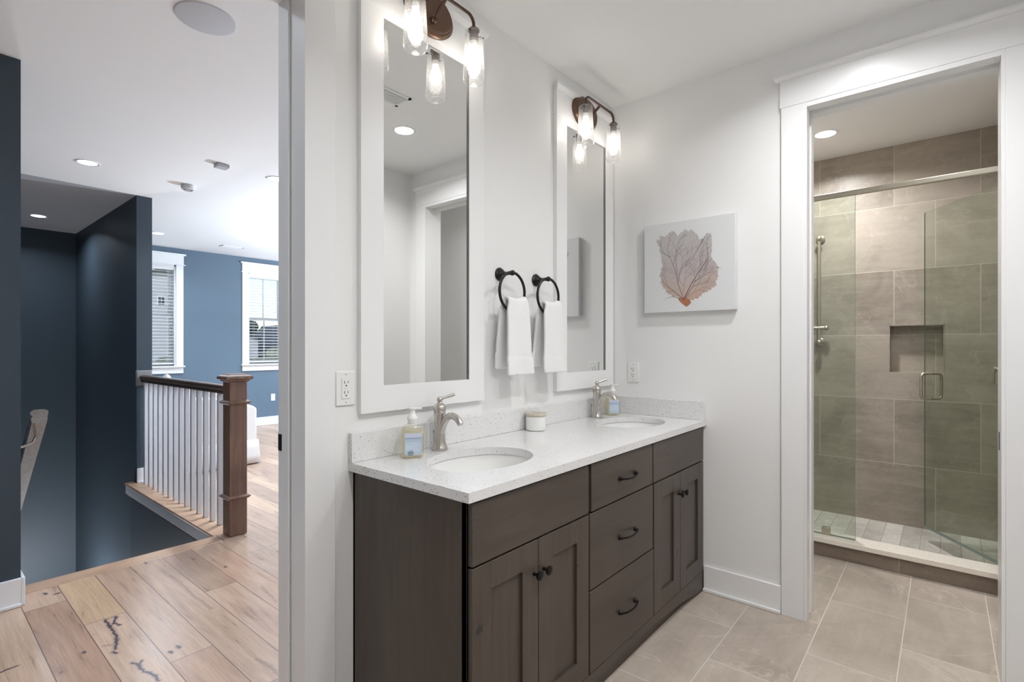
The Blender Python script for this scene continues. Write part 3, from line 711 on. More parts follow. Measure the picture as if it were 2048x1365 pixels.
def soap(x, y, rz, label, seal=False):
    o = thing('soap_bottle', (x, y, .9085), label, 'soap bottle', 'pump soap bottles', R(rz)); o.scale = (1.13, 1.13, 1.05)
    hx, hy = .034, .023
    m = MB(); loft(m, [(rrect(hx - .004, hy - .004, .008), 0), (rrect(hx, hy, .010), .004), (rrect(hx, hy, .010), .098), (rrect(hx - .004, hy - .003, .012), .106), (rrect(.017, .016, .013), .114), (rrect(.013, .013, .0125), .118)])
    m.build('bottle', CLEAR, o)
    m = MB(); loft(m, [(rrect(hx - .005, hy - .005, .007), .0035), (rrect(hx - .0022, hy - .0022, .008), .007), (rrect(hx - .0022, hy - .0022, .008), .096)])
    m.build('liquid', LIQ, o)
    B('label', LBL, o, [(-.026, .026, -hy - .0006, -hy + .0002, .012, .084)])
    B('label', LBL2 if not seal else LBL, o, [(hx - .0002, hx + .0006, -.014, .014, .016, .080)])
    B('print', LBL2, o, [(-.022, .020 - .004 * (k % 3), -hy - .0012, -hy - .0006, .026 + .0062 * k, .0275 + .0062 * k) for k in range(5)])
    m = MB(); m.lathe([(0, .113), (.0145, .113), (.0145, .124), (.0165, .128), (.0165, .134), (.012, .142), (.009, .148), (.0085, .160), (.012, .162), (.012, .167), (0, .168)], 28)
    m.box(-.004, .030, -.005, .005, .161, .167)
    m.build('pump', PLAST, o, bevel=.001)
    if not seal:
        m = MB(); m.tube([(.0075 * math.cos(a * math.pi / 10) - .008, -hy - .0016, .019 + .0075 * math.sin(a * math.pi / 10)) for a in range(20)], .0006, 6, True)
        m.build('seal', INK, o)
        cu = bpy.data.curves.new('pH_text', 'FONT'); cu.body = 'pH'; cu.size = .0085; cu.extrude = .0002; cu.align_x = 'CENTER'; cu.align_y = 'CENTER'
        cu.materials.append(INK); t0 = bpy.data.objects.new('tmp', cu); COL.objects.link(t0); bpy.context.view_layer.update()
        me_ = bpy.data.meshes.new_from_object(t0.evaluated_get(bpy.context.evaluated_depsgraph_get())); bpy.data.objects.remove(t0)
        tx = bpy.data.objects.new('seal_letters', me_); COL.objects.link(tx); tx.parent = o; tx.location = (-.008, -hy - .0016, .019); tx.rotation_euler = (R(90), 0, 0)
    else:
        m = MB(); m.tube([(hx + .0012, .009 * math.cos(a * math.pi / 10), .080 + .009 * math.sin(a * math.pi / 10)) for a in range(20)], .0005, 6, True)
        m.build('emblem', INK, o)
    return o
soap(1.172, 1.445, -32, 'pump soap bottle with pale yellow liquid left of the near faucet')
soap(2.640, 1.462, -38, 'pump soap bottle half hidden behind the far faucet', True)
jar = thing('lidded_jar', (1.928, 1.472, .9085), 'small white ceramic jar with beige lid between the two sinks', 'jar')
m = MB(); m.lathe([(0, 0), (.040, 0), (.046, .003), (.0475, .010), (.0475, .062), (.0465, .066), (0, .067)], 40); m.build('jar_body', PORC, jar)
m = MB(); m.lathe([(0, .0672), (.0485, .0672), (.0505, .070), (.0505, .078), (.049, .081), (0, .082)], 40)
m.build('lid', wood('pale_wood_lid', (lin(176, 168, 152), lin(196, 188, 172), lin(208, 200, 186)), 0, .5), jar)

# ------------------------------------------------------------------ mirrors
def mirror(x0, x1, label):
    o = thing('framed_mirror', ((x0 + x1) / 2, YW, 1.07), label, 'mirror', 'tall white framed mirrors over the vanity')
    z0, zi0, zi1, z1 = 1.070, 1.163, 2.468, 2.50
    xi0, xi1 = x0 + .093, x1 - .089
    y0, y1 = YW - .022, YW - .001
    def O(ob): return off(ob, o)
    O(B('frame', TRIM, o, [(x0, xi0, y0, y1, z0, z1), (xi1, x1, y0, y1, z0, z1), (xi0, xi1, y0, y1, z0, zi0), (xi0, xi1, y0, y1, zi1, z1)]))
    O(B('head_board', TRIM, o, [(x0 - .004, x1 + .004, y0 - .003, y1, z1, 2.625)], .0015))
    m = MB(); prof = [(0, 0), (.026, 0), (.030, .006), (.036, .016), (.040, .020), (.040, .032), (0, .032)]
    lo = [m.bm.verts.new((x0 - max(0, p - .022), YW - .001 - p, 2.625 + q)) for p, q in prof]
    hi = [m.bm.verts.new((min(x1 + max(0, p - .022), XR - .002), YW - .001 - p, 2.625 + q)) for p, q in prof]
    m.bm.faces.new(lo); m.bm.faces.new(hi)
    for i in range(len(prof)): m.bm.faces.new([lo[i], lo[(i + 1) % len(prof)], hi[(i + 1) % len(prof)], hi[i]])
    O(m.build('crown', TRIM, o))
    O(B('mirror_glass', MIRR, o, [(xi0 - .002, xi1 + .002, y0 + .008, y0 + .012, zi0 - .002, zi1 + .002)]))
    O(B('gap_reflection', plain('gap_reflection_grey', (.25, .25, .25, 1), .4), o, [(xi1 - .0025, xi1, y0 + .002, y0 + .0085, zi0, zi1)]))  # grey strip standing in for the gap's reflection along the right edge
    return o
mirror(1.015, 1.627, 'tall white framed mirror reflecting the shower doorway, nearest the hall')
mirror(2.174, 2.762, 'tall white framed mirror in the corner, behind the second towel')

# ------------------------------------------------------------------ vanity lights
def vanity_light(cx_, label):
    yl = 1.42; zc = 2.595
    o = thing('vanity_light', (cx_, YW - .025, zc), label, 'wall light', 'two bulb bronze vanity lights')
    dy = yl - (YW - .025)
    Rx = rotM('X', 90)
    m = MB(); m.lathe([(0, 0), (1, 0), (1, .008), (.93, .012), (.90, .018), (.84, .020), (.80, .026), (0, .028)], 48, Rx @ Matrix.Diagonal((.122, .088, 1, 1)))
    p = m.build('backplate', BRONZEL, o); p.location = (0, 0, -.012)
    m = MB(); hw = .146
    P = [(-hw, dy, -.045), (-hw, dy, -.028)]
    for i in range(1, 7): a = i / 6 * math.pi / 2; P.append((-hw + .034 * (1 - math.cos(a)), dy, -.028 + .034 * math.sin(a)))
    Q = [(-p_[0], p_[1], p_[2]) for p_ in P][::-1]
    m.tube(P + Q, .0062, 12)
    m.tube([(0, -.02, -.05), (0, -.05, -.048), (0, dy + .045, -.03), (0, dy + .014, -.006), (0, dy, .006)], .0072, 12)
    m.sphere((0, -.030, -.050), .014)
    m.build('arm', BRONZE, o)
    for s_ in (-1, 1):
        L = Vector((s_ * hw, dy, -.045))
        m = MB(); m.lathe([(0, -.010), (.020, -.010), (.0225, -.008), (.0225, -.002), (.017, .001), (.016, .005), (.008, .008), (0, .009)], 28, Matrix.Translation(L))
        m.lathe([(0, -.045), (.016, -.045), (.0175, -.043), (.0175, -.010), (0, -.010)], 24, Matrix.Translation(L))
        cap = m.build('socket', BRONZE, o)
        for sx in (-1, 1):
            m = MB(); m.tube([L + Vector((sx * .016, -.006, -.022)), L + Vector((sx * .036, -.013, -.022))], [.0016, .0016], 8)
            m.sphere(L + Vector((sx * .038, -.014, -.022)), .0038, 10, 8)
            m.build('thumb_screw', BLACKM, cap)
        m = MB(); prof = [(.0335, -.010), (.0345, -.012), (.0352, -.03), (.0375, -.08), (.040, -.13), (.0425, -.18), (.0425, -.196), (.0395, -.206), (.034, -.2085)]
        m.lathe(prof[::-1], 40, Matrix.Translation(L), cap=False)
        sh = m.build('glass_shade', SHADE, o, solid=.0018)
        m = MB(); m.lathe([(0, -.145), (.008, -.1445), (.017, -.140), (.0235, -.130), (.0255, -.118), (.0235, -.104), (.0175, -.088), (.0125, -.074), (.0120, -.062)], 28, Matrix.Translation(L), cap=False)
        m.build('bulb', BULBM, o)
        m = MB(); m.lathe([(0, -.062), (.0128, -.062), (.0128, -.045), (0, -.045)], 20, Matrix.Translation(L)); m.build('bulb_base', PLAST, o)
    return o
vanity_light(1.312, 'bronze two shade wall light, partly cropped, over the near mirror')
vanity_light(2.430, 'bronze two shade wall light over the corner mirror')

# ------------------------------------------------------------------ towel rings and towels
def towel_ring(x, label):
    o = thing('towel_ring', (x, YW, 1.628), label, 'towel ring', 'black towel rings between the mirrors')
    m = MB(); m.lathe([(0, .001), (.030, .001), (.0305, .006), (.027, .010), (.024, .012), (.0225, .018), (.017, .023), (.0105, .030), (.0085, .045), (.0075, .060), (.0095, .066), (.0095, .070), (0, .072)], 32, rotM('X', 90))
    m.build('post', BLACKM, o)
    m = MB(); m.sphere((0, -.078, 0), .0125, 18, 12); m.build('finial', BLACKM, o)
    m = MB(); r = .086
    m.tube([(r * math.sin(2 * math.pi * i / 56), -.078, -r + .002 + r * math.cos(2 * math.pi * i / 56)) for i in range(56)], .0064, 10, True)
    m.build('ring', BLACKM, o)
    return o
towel_ring(1.752, 'round black towel ring left of the pair, holding the first towel')
towel_ring(2.022, 'round black towel ring nearer the corner mirror')
def towel(x, seed, label):
    rnd = random.Random(seed); ph = rnd.uniform(0, 6)
    o = thing('hand_towel', (x, YW - .078, 1.46), label, 'towel', 'white hand towels on the rings')
    def fn(u, v):
        # v 0..1 front hem -> fold -> back hem ; u across
        s_ = 2 * u - 1
        zt, zf, zb = .060, -.285, -.258
        if v < .47:   a = v / .47; z = zf + (zt - .018 - zf) * a; y = -.020 - .012 * (1 - a) ; side = 0
        elif v > .53: a = (1 - v) / .47; z = zb + (zt - .018 - zb) * a; y = .014 + .030 * (1 - a) ** .6; side = 1
        else:
            th = (v - .47) / .06 * math.pi; a = 1; z = zt - .018 + .020 * math.sin(th); y = -.003 - .017 * math.cos(th); side = 0
        hz = z
        w = .074 + .0135 * (1 - a) ** 1.1
        if a < .25: w += .005 * (1 - a / .25) if False else 0
        if a < .24: w += .0045
        if a > .90: w -= .010 * (a - .90) / .10
        z -= (.010 * (1 - abs(s_) ** 1.5)) * max(0, a - .8) * 5 - .004 * s_ * max(0, a - .8) * 5
        y += .0045 * math.sin(3.4 * s_ + ph + 2.2 * a) * (1.1 - a) + (.006 * (abs(s_) ** 2) * (1 if side == 0 else -.3))
        if abs(a - .255) < .014: y += (.0025 if side == 0 else -.0025)
        xx = w * s_ * (1.0 if side == 0 else .96) + .003 * math.sin(9 * a + ph) * (1 - a)
        return (xx + (0.004 if side == 0 else -.006), y, z)
    m = MB(); m.grid(fn, 18, 84)
    m.build('cloth', TOWEL, o, solid=.013, sub=1, smooth=70)
    return o
towel(1.770, 3, 'white hand towel hanging on the ring left of the pair')
towel(2.040, 11, 'white hand towel hanging in front of the corner mirror edge')

# ------------------------------------------------------------------ outlets
def outlet(loc, rz, label, toggle=False):
    o = thing('wall_outlet', loc, label, 'wall outlet', 'white outlet plates', R(rz))
    m = MB(); m.box(-.036, .036, -.006, 0, -.058, .058); m.build('plate', PLAST, o, bevel=.003)
    if not toggle:
        B('receptacle', PLAST, o, [(-.0165, .0165, -.0085, -.0055, -.034, .034)], .0012)
        m = MB()
        for dz in (.017, -.017):
            m.box(-.0078, -.0058, -.0090, -.0080, dz - .001, dz + .009).box(.0055, .0072, -.0090, -.0080, dz, dz + .008)
            m.lathe([(0, .0080), (.0026, .0080), (.0026, .0090)], 12, rotM('X', 90, (0, 0, dz - .0075)))
        m.build('slots', SLOT, o)
        B('test_button', PLAST, o, [(-.006, .006, -.0095, -.0083, -.0045, -.001), (-.006, .006, -.0095, -.0083, .001, .0045)], .0004)
    for dz in (-.047, .047):
        m = MB(); m.lathe([(0, .0058), (.0025, .0058), (.002, .0068), (0, .0070)], 12, rotM('X', 90, (0, 0, dz)))
        m.build('screw', NICKEL, o)
    return o
outlet((.967, YW, 1.160), 0, 'white outlet plate left of the near mirror')
outlet((XR, 1.397, 1.150), -90, 'white outlet plate in the corner above the side splash')
outlet((4.04, 8.62, .454), 0, 'white outlet plate low on the distant blue wall', True)

# ------------------------------------------------------------------ coral canvas
cy_, cz_ = 1.063, 1.738; hw, hh = .250, .248
can = thing('canvas_picture', (XR, cy_, cz_), 'square white canvas with a grey and orange sea fan coral', 'picture')
B('canvas', CANVAS, can, [(-.036, -.001, -hw, hw, -hh, hh)], .003)
FAN = NT('fan_wash'); _c = FAN.coord(); _p = FAN.xyz(_c)
g_ = FAN.noise(_c, 7, 4, .6).outputs[0]; fine = FAN.n('TexVoronoi', feature='DISTANCE_TO_EDGE'); fine.inputs['Scale'].default_value = 120; FAN.l(_c, fine.inputs['Vector'])
low = FAN.ramp(FAN.math('ADD', FAN.math('MULTIPLY', FAN.math('ADD', _p[2], .22), 2.2), FAN.math('MULTIPLY', g_, .35)), [(.1, lin(192, 152, 128)), (.40, lin(186, 170, 160)), (.62, lin(184, 176, 176)), (1, lin(186, 184, 182))])
web = FAN.math('LESS_THAN', fine.outputs[0], .10)
col_ = FAN.mix(FAN.math('MULTIPLY', web, .18), low, lin(120, 96, 92))
FAN = FAN.bsdf(col_, .85)
STEM = plain('fan_stem', lin(92, 62, 58), .8); FOOT = plain('fan_foot', lin(166, 108, 80), .8)
out = [(.100, -.150), (.125, -.118), (.140, -.105), (.150, -.085), (.148, -.06), (.156, -.045), (.148, -.015), (.142, .01), (.148, .04), (.146, .07), (.156, .09), (.158, .115), (.171, .147), (.176, .157), (.158, .163), (.153, .185), (.120, .178), (.098, .195), (.075, .202), (.065, .185), (.052, .170), (.04, .172), (.035, .190), (0, .192), (-.022, .190), (-.038, .178), (-.058, .155),
       (-.068, .135), (-.088, .130), (-.100, .155), (-.121, .160), (-.130, .140), (-.130, .105), (-.134, .075), (-.129, .045), (-.140, .02), (-.155, -.005), (-.168, -.022), (-.165, -.055), (-.158, -.085), (-.152, -.115), (-.135, -.135), (-.10, -.150), (-.06, -.175), (-.02, -.190), (.02, -.190), (.05, -.168)]
rr_ = random.Random(5); P = []
FC = (.005, -.02)
for i, (a, b) in enumerate(out):
    a2, b2 = out[(i + 1) % len(out)]
    for k in range(6):
        f = k / 6; d = rr_.uniform(-.045, .03); x_, z_ = a + (a2 - a) * f, b + (b2 - b) * f
        P.append((FC[0] + (x_ - FC[0]) * (1 + d), FC[1] + (z_ - FC[1]) * (1 + d)))
def fan_r(a, b):
    th = math.atan2(b - FC[1], a - FC[0])
    q = min(out, key=lambda p: abs((math.atan2(p[1] - FC[1], p[0] - FC[0]) - th + math.pi) % (2 * math.pi) - math.pi))
    return math.hypot(a - FC[0], b - FC[1]) < .93 * math.hypot(q[0] - FC[0], q[1] - FC[1])
m = MB(); cv = m.bm.verts.new((-.0368, FC[0], FC[1])); hi = [m.bm.verts.new((-.0368, a, b)) for a, b in P]
for i in range(len(P)): m.bm.faces.new([cv, hi[i], hi[(i + 1) % len(P)]])
m.build('sea_fan_print', FAN, can)
m = MB()
def twig(p, ang, ln, w, dep):
    pts = [p]; a = ang; q = p
    for k in range(6):
        a += rr_.uniform(-.16, .16) + (ang - a) * .2
        q = (q[0] + ln / 6 * math.sin(a) * -1, q[1] + ln / 6 * math.cos(a)); 
        if k > 1 and not fan_r(*q): break
        pts.append(q)
        if dep > 0 and k > 0 and rr_.random() < .9:
            twig(q, a + rr_.choice((-1, 1)) * rr_.uniform(.35, .7), ln * .48, w * .55, dep - 1)
    m.tube([(-.0370, y, z) for y, z in pts], [w * (1 - .7 * i / 6) for i in range(len(pts))], 6, flat=.3)
for a, L_, w in ((-.78, .17, .0016), (-.33, .30, .0022), (.30, .30, .0020), (.62, .22, .0014), (.98, .20, .0014), (.05, .22, .0010), (-1.0, .14, .001)):
    twig((.020 - .0, -.185), -a, L_, w, 3)
m.build('branches', STEM, can)
m = MB(); P = [(.050, -.178), (.030, -.170), (-.012, -.182), (-.022, -.200), (-.012, -.212), (.004, -.222), (.03, -.200)]
lo = [m.bm.verts.new((-.0375, a, b)) for a, b in P]; m.bm.faces.new(lo); m.build('holdfast', FOOT, can)

# ------------------------------------------------------------------ ceiling fittings
WARM, COOL = (.985, .99, 1, 1), (.76, .87, 1, 1)
def can_light(x, y, label, strength, tint=WARM, r=.058, z=ZC):
    o = thing('recessed_light', (x, y, z), label, 'ceiling light', 'recessed ceiling lights')
    m = MB(); m.lathe([(r * 1.03, -.001), (r * 1.05, -.004), (r * 1.30, -.006), (r * 1.36, -.004), (r * 1.36, -.0008)], 40, cap=False); m.build('trim_ring', PLAST, o)
    m = MB(); m.lathe([(0, -.0035), (r * 1.04, -.0035), (r * 1.04, -.0015), (0, -.0015)], 40)
    ld = bpy.data.lights.new('recessed_lamp', 'AREA'); ld.shape = 'DISK'; ld.size = r * 2.0; ld.energy = strength; ld.spread = R(150); ld.color = tint[:3]
    lo_ = bpy.data.objects.new('lamp', ld); COL.objects.link(lo_); lo_.parent = o; lo_.location = (0, 0, -.0045)
    m.build('lens', emit('lens_glow_%d' % int(strength * 10), tint, 14.0), o)
    return o
can_light(2.17, .305, 'lit recessed light seen in the near mirror', CAN_BATH)
can_light(.70, -.12, 'added recessed fill light above the camera', CAN_BATH * 1.5)  # unseen light added to fill the vanity wall and casing
can_light(1.30, -.12, 'added recessed fill light behind the camera side of the vanity', CAN_BATH * .6)  # another unseen light added to fill the bathroom
can_light(.25, 2.10, 'added unseen recessed light just outside the bathroom doorway', CAN_HALL * .7, COOL)  # added out of view to brighten the stair column front
can_light(4.04, .618, 'lit recessed light in the shower room ceiling', CAN_SHOWER)
can_light(3.35, -.10, 'added recessed fill light between the doorway and the shower curb', CAN_SHOWER * .22)  # added out of view to brighten the closet walls and doorway floor
can_light(.955, 5.14, 'lit recessed light in the hall ceiling before the stairwell', CAN_HALL, COOL)
can_light(2.09, 4.40, 'lit recessed light cut by the doorway edge', CAN_LIVING, COOL)
can_light(.995, 7.65, 'lit recessed light in the dark stairwell ceiling', CAN_STAIR, COOL)
can_light(2.126, 7.66, 'faint recessed light in the bright far ceiling', CAN_LIVING, COOL)
can_light(3.9, 5.2, 'added fill light over the living space hidden by the doorway', CAN_LIVING, COOL)  # unseen, added to brighten the living floor and ceiling
can_light(4.6, 7.3, 'added unseen fill light over the living space near the third window', CAN_LIVING, COOL)  # unseen, added as fill for the far end of the living space
can_light(3.6, 3.0, 'added unseen fill light over the living space behind the bathroom wall', CAN_LIVING, COOL)  # unseen, added as fill beside the hall
can_light(5.4, 3.6, 'added unseen fill light over the living space near the side windows', CAN_LIVING, COOL)  # unseen, added as fill for the window side of the room
can_light(-.9, 2.6, 'added fill light at the unseen end of the hall', CAN_HALL * 2, COOL)  # unseen, added to lift the hall and doorway jamb
fl = thing('added_floor_lamp', (5.2, 5.0, 0), 'added unseen torchiere that brightens the hall and living ceilings', 'added fill lamp')  # made-up lamp, added out of view to throw light onto the ceilings
m = MB(); m.lathe([(0, 0), (.15, 0), (.15, .015), (.02, .03), (.012, .05), (0, .05)], 32); m.build('base', PLAST, fl)
m = MB(); m.tube([(0, 0, .05), (0, 0, 1.32)], .012, 12); m.build('pole', PLAST, fl)
m = MB(); m.lathe([(.02, 1.30), (.10, 1.33), (.17, 1.40), (.19, 1.46)], 36, cap=False); m.build('lamp_shade', PLAST, fl, solid=.004)
ld = bpy.data.lights.new('uplight', 'AREA'); ld.shape = 'DISK'; ld.size = .26; ld.energy = 600; ld.color = (.70, .84, 1)
lo_ = bpy.data.objects.new('uplight', ld); COL.objects.link(lo_); lo_.parent = fl; lo_.location = (0, 0, 1.44); lo_.rotation_euler = (math.pi, 0, 0)
sp = thing('ceiling_speaker', (.870, 2.487, ZC), 'round grey flush ceiling speaker near the doorway', 'speaker')
m = MB(); m.lathe([(0, -.007), (.110, -.007), (.117, -.005), (.120, -.0005), (0, -.0005)], 48)
m.build('grille', plain('speaker_grey', (.56, .57, .60, 1), .6), sp)
sd = thing('smoke_detector', (1.667, 5.18, ZC), 'round white smoke detector on the hall ceiling', 'smoke detector')
m = MB(); m.lathe([(0, -.042), (.040, -.042), (.052, -.036), (.056, -.022), (.056, -.001), (0, -.001)], 36); m.build('housing', plain('off_white_plastic', (.55, .55, .55, 1), .4), sd)
m = MB(); m.lathe([(.030, -.0445), (.036, -.0445), (.036, -.041), (.030, -.041)], 30, cap=False); m.build('vents', SLOT, sd)
dt = thing('ceiling_sensor', (1.648, 4.385, ZC), 'small square grey sensor box on the hall ceiling', 'sensor')
B('housing', plain('sensor_grey', (.42, .43, .45, 1), .5), dt, [(-.045, .045, -.04, .04, -.028, -.001)], .003)
def vent(x, y, lx, ly, label, rz=0):
    o = thing('ceiling_vent', (x, y, ZC), label, 'air vent', 'ceiling air registers', R(rz))
    m = MB(); m.box(-lx / 2, lx / 2, -ly / 2, -ly / 2 + .018, -.007, -.0005).box(-lx / 2, lx / 2, ly / 2 - .018, ly / 2, -.007, -.0005)
    m.box(-lx / 2, -lx / 2 + .018, -ly / 2, ly / 2, -.007, -.0005).box(lx / 2 - .018, lx / 2, -ly / 2, ly / 2, -.007, -.0005)
    m.build('frame', PLAST, o)
    m = MB(); n = int((ly - .036) / .014)
    for i in range(n): m.box(-lx / 2 + .018, lx / 2 - .018, -ly / 2 + .020 + .014 * i, -ly / 2 + .028 + .014 * i, -.006, -.003)
    m.build('louvers', PLAST, o)
    B('backing', plain('vent_grey', (.25, .25, .25, 1), .7), o, [(-lx / 2 + .015, lx / 2 - .015, -ly / 2 + .015, ly / 2 - .015, -.002, -.0006)])
    return o
vent(1.79, .62, .26, .14, 'white ceiling register seen at the left of the near mirror')
vent(3.10, 7.90, .30, .12, 'white ceiling register above the distant blue wall')

# ------------------------------------------------------------------ shower
cb = thing('shower_curb', (3.74, .34, 0), 'low tiled shower curb with cream quartz top', 'shower curb')
off(B('tile_face', CURBT, cb, [(3.690, 3.800, YSR + .001, YSL - .001, 0.001, .088)]), cb)
off(B('quartz_cap', QUARTZ2, cb, [(3.672, 3.822, YSR + .001, YSL - .001, .0885, .118)], .002), cb)
XG = 3.755; GT = 2.225
pn = thing('shower_glass_panel', (XG, .69, .119), 'fixed clear glass shower panel left of the opening', 'glass panel')
off(B('pane', SHGL, pn, [(XG - .005, XG + .005, .417, YSL - .002, .122, GT)]), pn)
off(B('polished_edge', SHEDGE, pn, [(XG - .0048, XG + .0048, .4155, .417, .122, GT)]), pn)
off(B('bottom_seal', SHEDGE, pn, [(XG - .006, XG + .006, .417, YSL - .002, .119, .1235)]), pn)
off(B('clamp', NICKB, pn, [(XG - .012, XG + .012, .548, .594, .119, .166)], .002), pn)
hd = thing('shower_header_bar', (XG, .34, GT), 'horizontal nickel support bar across the top of the shower glass', 'support bar')
off(B('bar', NICKB, hd, [(XG - .012, XG + .012, YSR + .001, YSL - .001, GT + .001, GT + .036)], .006), hd)
dr = thing('shower_glass_door', (XG, -.272, .13), 'clear glass shower door standing open into the shower', 'glass door', None, 0)
ang = math.atan2(.373, .560)       # door swings inward
dr.rotation_euler = (0, 0, ang)
DW = .668
B('pane', SHGL, dr, [(0, DW, -.005, .005, 0, 2.045)])
B('polished_edge', SHEDGE, dr, [(DW, DW + .001, -.0028, .0028, 0, 2.045)])
B('bottom_seal', SHEDGE, dr, [(0, DW, -.006, .006, -.008, .003)])
m = MB()
for sy_ in (-1, 1):
    P = [(DW - .060, sy_ * .005, .870)]; h = .16
    P = []
    y_ = sy_ * .06; z0_, z1_ = .836, .998; rr2 = .022
    P.append((DW - .060, sy_ * .004, z0_)); P.append((DW - .060, sy_ * .038, z0_))
    for i in range(1, 6): a = i / 5 * math.pi / 2; P.append((DW - .060, sy_ * (.038 + rr2 * math.sin(a)), z0_ + rr2 * (1 - math.cos(a))))
    for i in range(0, 6): a = i / 5 * math.pi / 2; P.append((DW - .060, sy_ * (.038 + rr2 * math.cos(a)), z1_ - rr2 * (1 - math.sin(a))))
    P.append((DW - .060, sy_ * .004, z1_))
    m.tube(P, .0085, 12)
m.build('pull_handle', NICKB, dr)
for zz in (.25, 1.75): B('hinge', NICKB, dr, [(-.02, .04, -.010, .010, zz, zz + .09)], .002)

sb = thing('shower_slide_bar', (XSB, .735, 1.335), 'brushed nickel slide bar with hand shower on the tiled wall', 'shower bar')
m = MB(); m.tube([(-.060, 0, -.02), (-.060, 0, .815)], .0115, 16); m.build('bar', NICKB, sb)
for zz in (0, .793):
    m = MB(); m.lathe([(0, .0), (.030, .0), (.031, .008), (.022, .014), (.012, .02), (.011, .060)], 28, Matrix.Translation((-.001, 0, zz)) @ Matrix.Rotation(R(-90), 4, 'Y'))
    m.sphere((-.062, 0, zz), .021, 18, 12)
    m.build('bracket', NICKB, sb)
m = MB(); m.tube([(-.060, -.045, .108), (-.060, .105, .108)], .0145, 14); m.sphere((-.060, -.047, .108), .019, 14, 10); m.sphere((-.060, .075, .108), .020, 14, 10); m.build('slider', NICKB, sb)
hs = thing('hand_shower', (XSB - .085, .812, 1.45), 'small hand shower with a white ceramic grip beside the slide bar', 'hand shower')
m = MB(); m.lathe([(0, 0), (.007, 0), (.012, .012), (.0165, .05), (.0165, .085), (.012, .125), (.008, .140), (0, .141)], 22); m.build('grip', PORC, hs)
m = MB(); P = [(0, 0, .140), (0, 0, .160)]
for i in range(1, 9): a = i / 8 * math.pi * .62; P.append((0, .035 * (1 - math.cos(a)), .160 + .035 * math.sin(a)))
m.tube(P, .006, 12); m.lathe([(0, 0), (.030, 0), (.034, .008), (.028, .022), (.008, .03)], 26, Matrix.Translation((0, .078, .165)) @ Matrix.Rotation(R(20), 4, 'X'))
m.build('head', NICKB, hs)
m = MB(); P = []
for i in range(24): a = i / 23; P.append((.01 + .02 * math.sin(a * 3), .004 + .055 * math.sin(a * math.pi) ** 2 + .02 * a, -.002 - .50 * a + .10 * a * a))
m.tube(P, .0045, 8); m.build('hose', NICKB, hs)
vl = thing('shower_valve', (4.22, YSR, 1.165), 'nickel shower valve with a small downward lever at the right', 'shower valve')
m = MB(); m.lathe([(0, .0005), (.055, .0005), (.055, .006), (.02, .012), (.016, .05), (.014, .068), (.020, .070), (.020, .078), (0, .080)], 28, rotM('X', -90)); m.build('stem', NICKB, vl)
m = MB(); m.tube([(0, .074, 0), (-.004, .078, -.03), (-.006, .080, -.085)], [.007, .006, .0065], 12); m.build('lever', NICKB, vl)

# ------------------------------------------------------------------ railing, newel, stair rail
def ngrp(): return 'white square balusters of the stair railing'
nw = thing('newel_post', (1.508, 3.782, 0), 'square brown oak newel post with two moulded collars', 'newel post')
h = .0575
B('shaft', NEWEL, nw, [(-h, h, -h, h, .0025, 1.062)], .003)
def sq(name, prof):
    m = MB(); rings = []
    for r, z in prof: rings.append([m.bm.verts.new((sx * r, sy * r, z)) for sx, sy in ((-1, -1), (1, -1), (1, 1), (-1, 1))])
    for a, b in zip(rings, rings[1:]):
        for i in range(4): m.bm.faces.new([a[i], a[(i + 1) % 4], b[(i + 1) % 4], b[i]])
    m.bm.faces.new(rings[0][::-1]); m.bm.faces.new(rings[-1])
    return m.build(name, NEWEL, nw, bevel=.001, smooth=20)
sq('cap', [(h + .001, 1.056), (h + .012, 1.063), (h + .014, 1.071), (h + .020, 1.074), (h + .030, 1.078), (h + .030, 1.091), (h + .024, 1.099), (h + .006, 1.106), (h + .004, 1.111), (h - .006, 1.112)])
for zz in (.915, .262):
    sq('collar', [(h + .001, zz - .016), (h + .008, zz - .012), (h + .018, zz - .002), (h + .019, zz + .004), (h + .010, zz + .011), (h + .001, zz + .016)])
rl = thing('handrail', (1.508, 4.86, 1.0), 'dark brown oak handrail along the stair opening', 'handrail')
m = MB(); prof = [(-.020, -.036), (.020, -.036), (.021, -.022), (.016, -.016), (.024, -.008), (.031, .004), (.031, .014), (.024, .025), (.010, .031), (-.010, .031), (-.024, .025), (-.031, .014), (-.031, .004), (-.024, -.008), (-.016, -.016), (-.021, -.022)]
lo = [m.bm.verts.new((x, -1.02, z)) for x, z in prof]; hi = [m.bm.verts.new((x, 1.005, z)) for x, z in prof]
m.bm.faces.new(lo); m.bm.faces.new(hi)
for i in range(len(prof)): m.bm.faces.new([lo[i], lo[(i + 1) % len(prof)], hi[(i + 1) % len(prof)], hi[i]])
m.build('rail', RAILW, rl, smooth=50)
rl['label'] = 'dark brown oak handrail between the newel post and the slate wall end'
BAL = plain('baluster_white', (.62, .63, .66, 1), .35)
bal0 = None
names = ['nearest the newel post', 'second from the newel post', 'third from the newel post', 'fourth from the newel post', 'fifth from the newel post', 'sixth from the newel post', 'seventh from the newel post',
         'seventh from the wall end', 'sixth from the wall end', 'fifth from the wall end', 'fourth from the wall end', 'third from the wall end', 'second from the wall end', 'nearest the slate wall end']
for k in range(14):
    if bal0 is None:
        ob = MB().box(-.016, .016, -.016, .016, .0, .9605).build('baluster', BAL, None, bevel=.0015); bal0 = ob
    else:
        ob = bal0.copy(); COL.objects.link(ob)
    ob.location = (1.508, 4.045 + .1335 * k, .0028)
    tag(ob, 'white square baluster, ' + names[k], 'baluster', ngrp())
pb = thing('rail_mount_block', (1.518, 5.89, 1.0), 'grey square block where the handrail meets the slate wall', 'mount block')
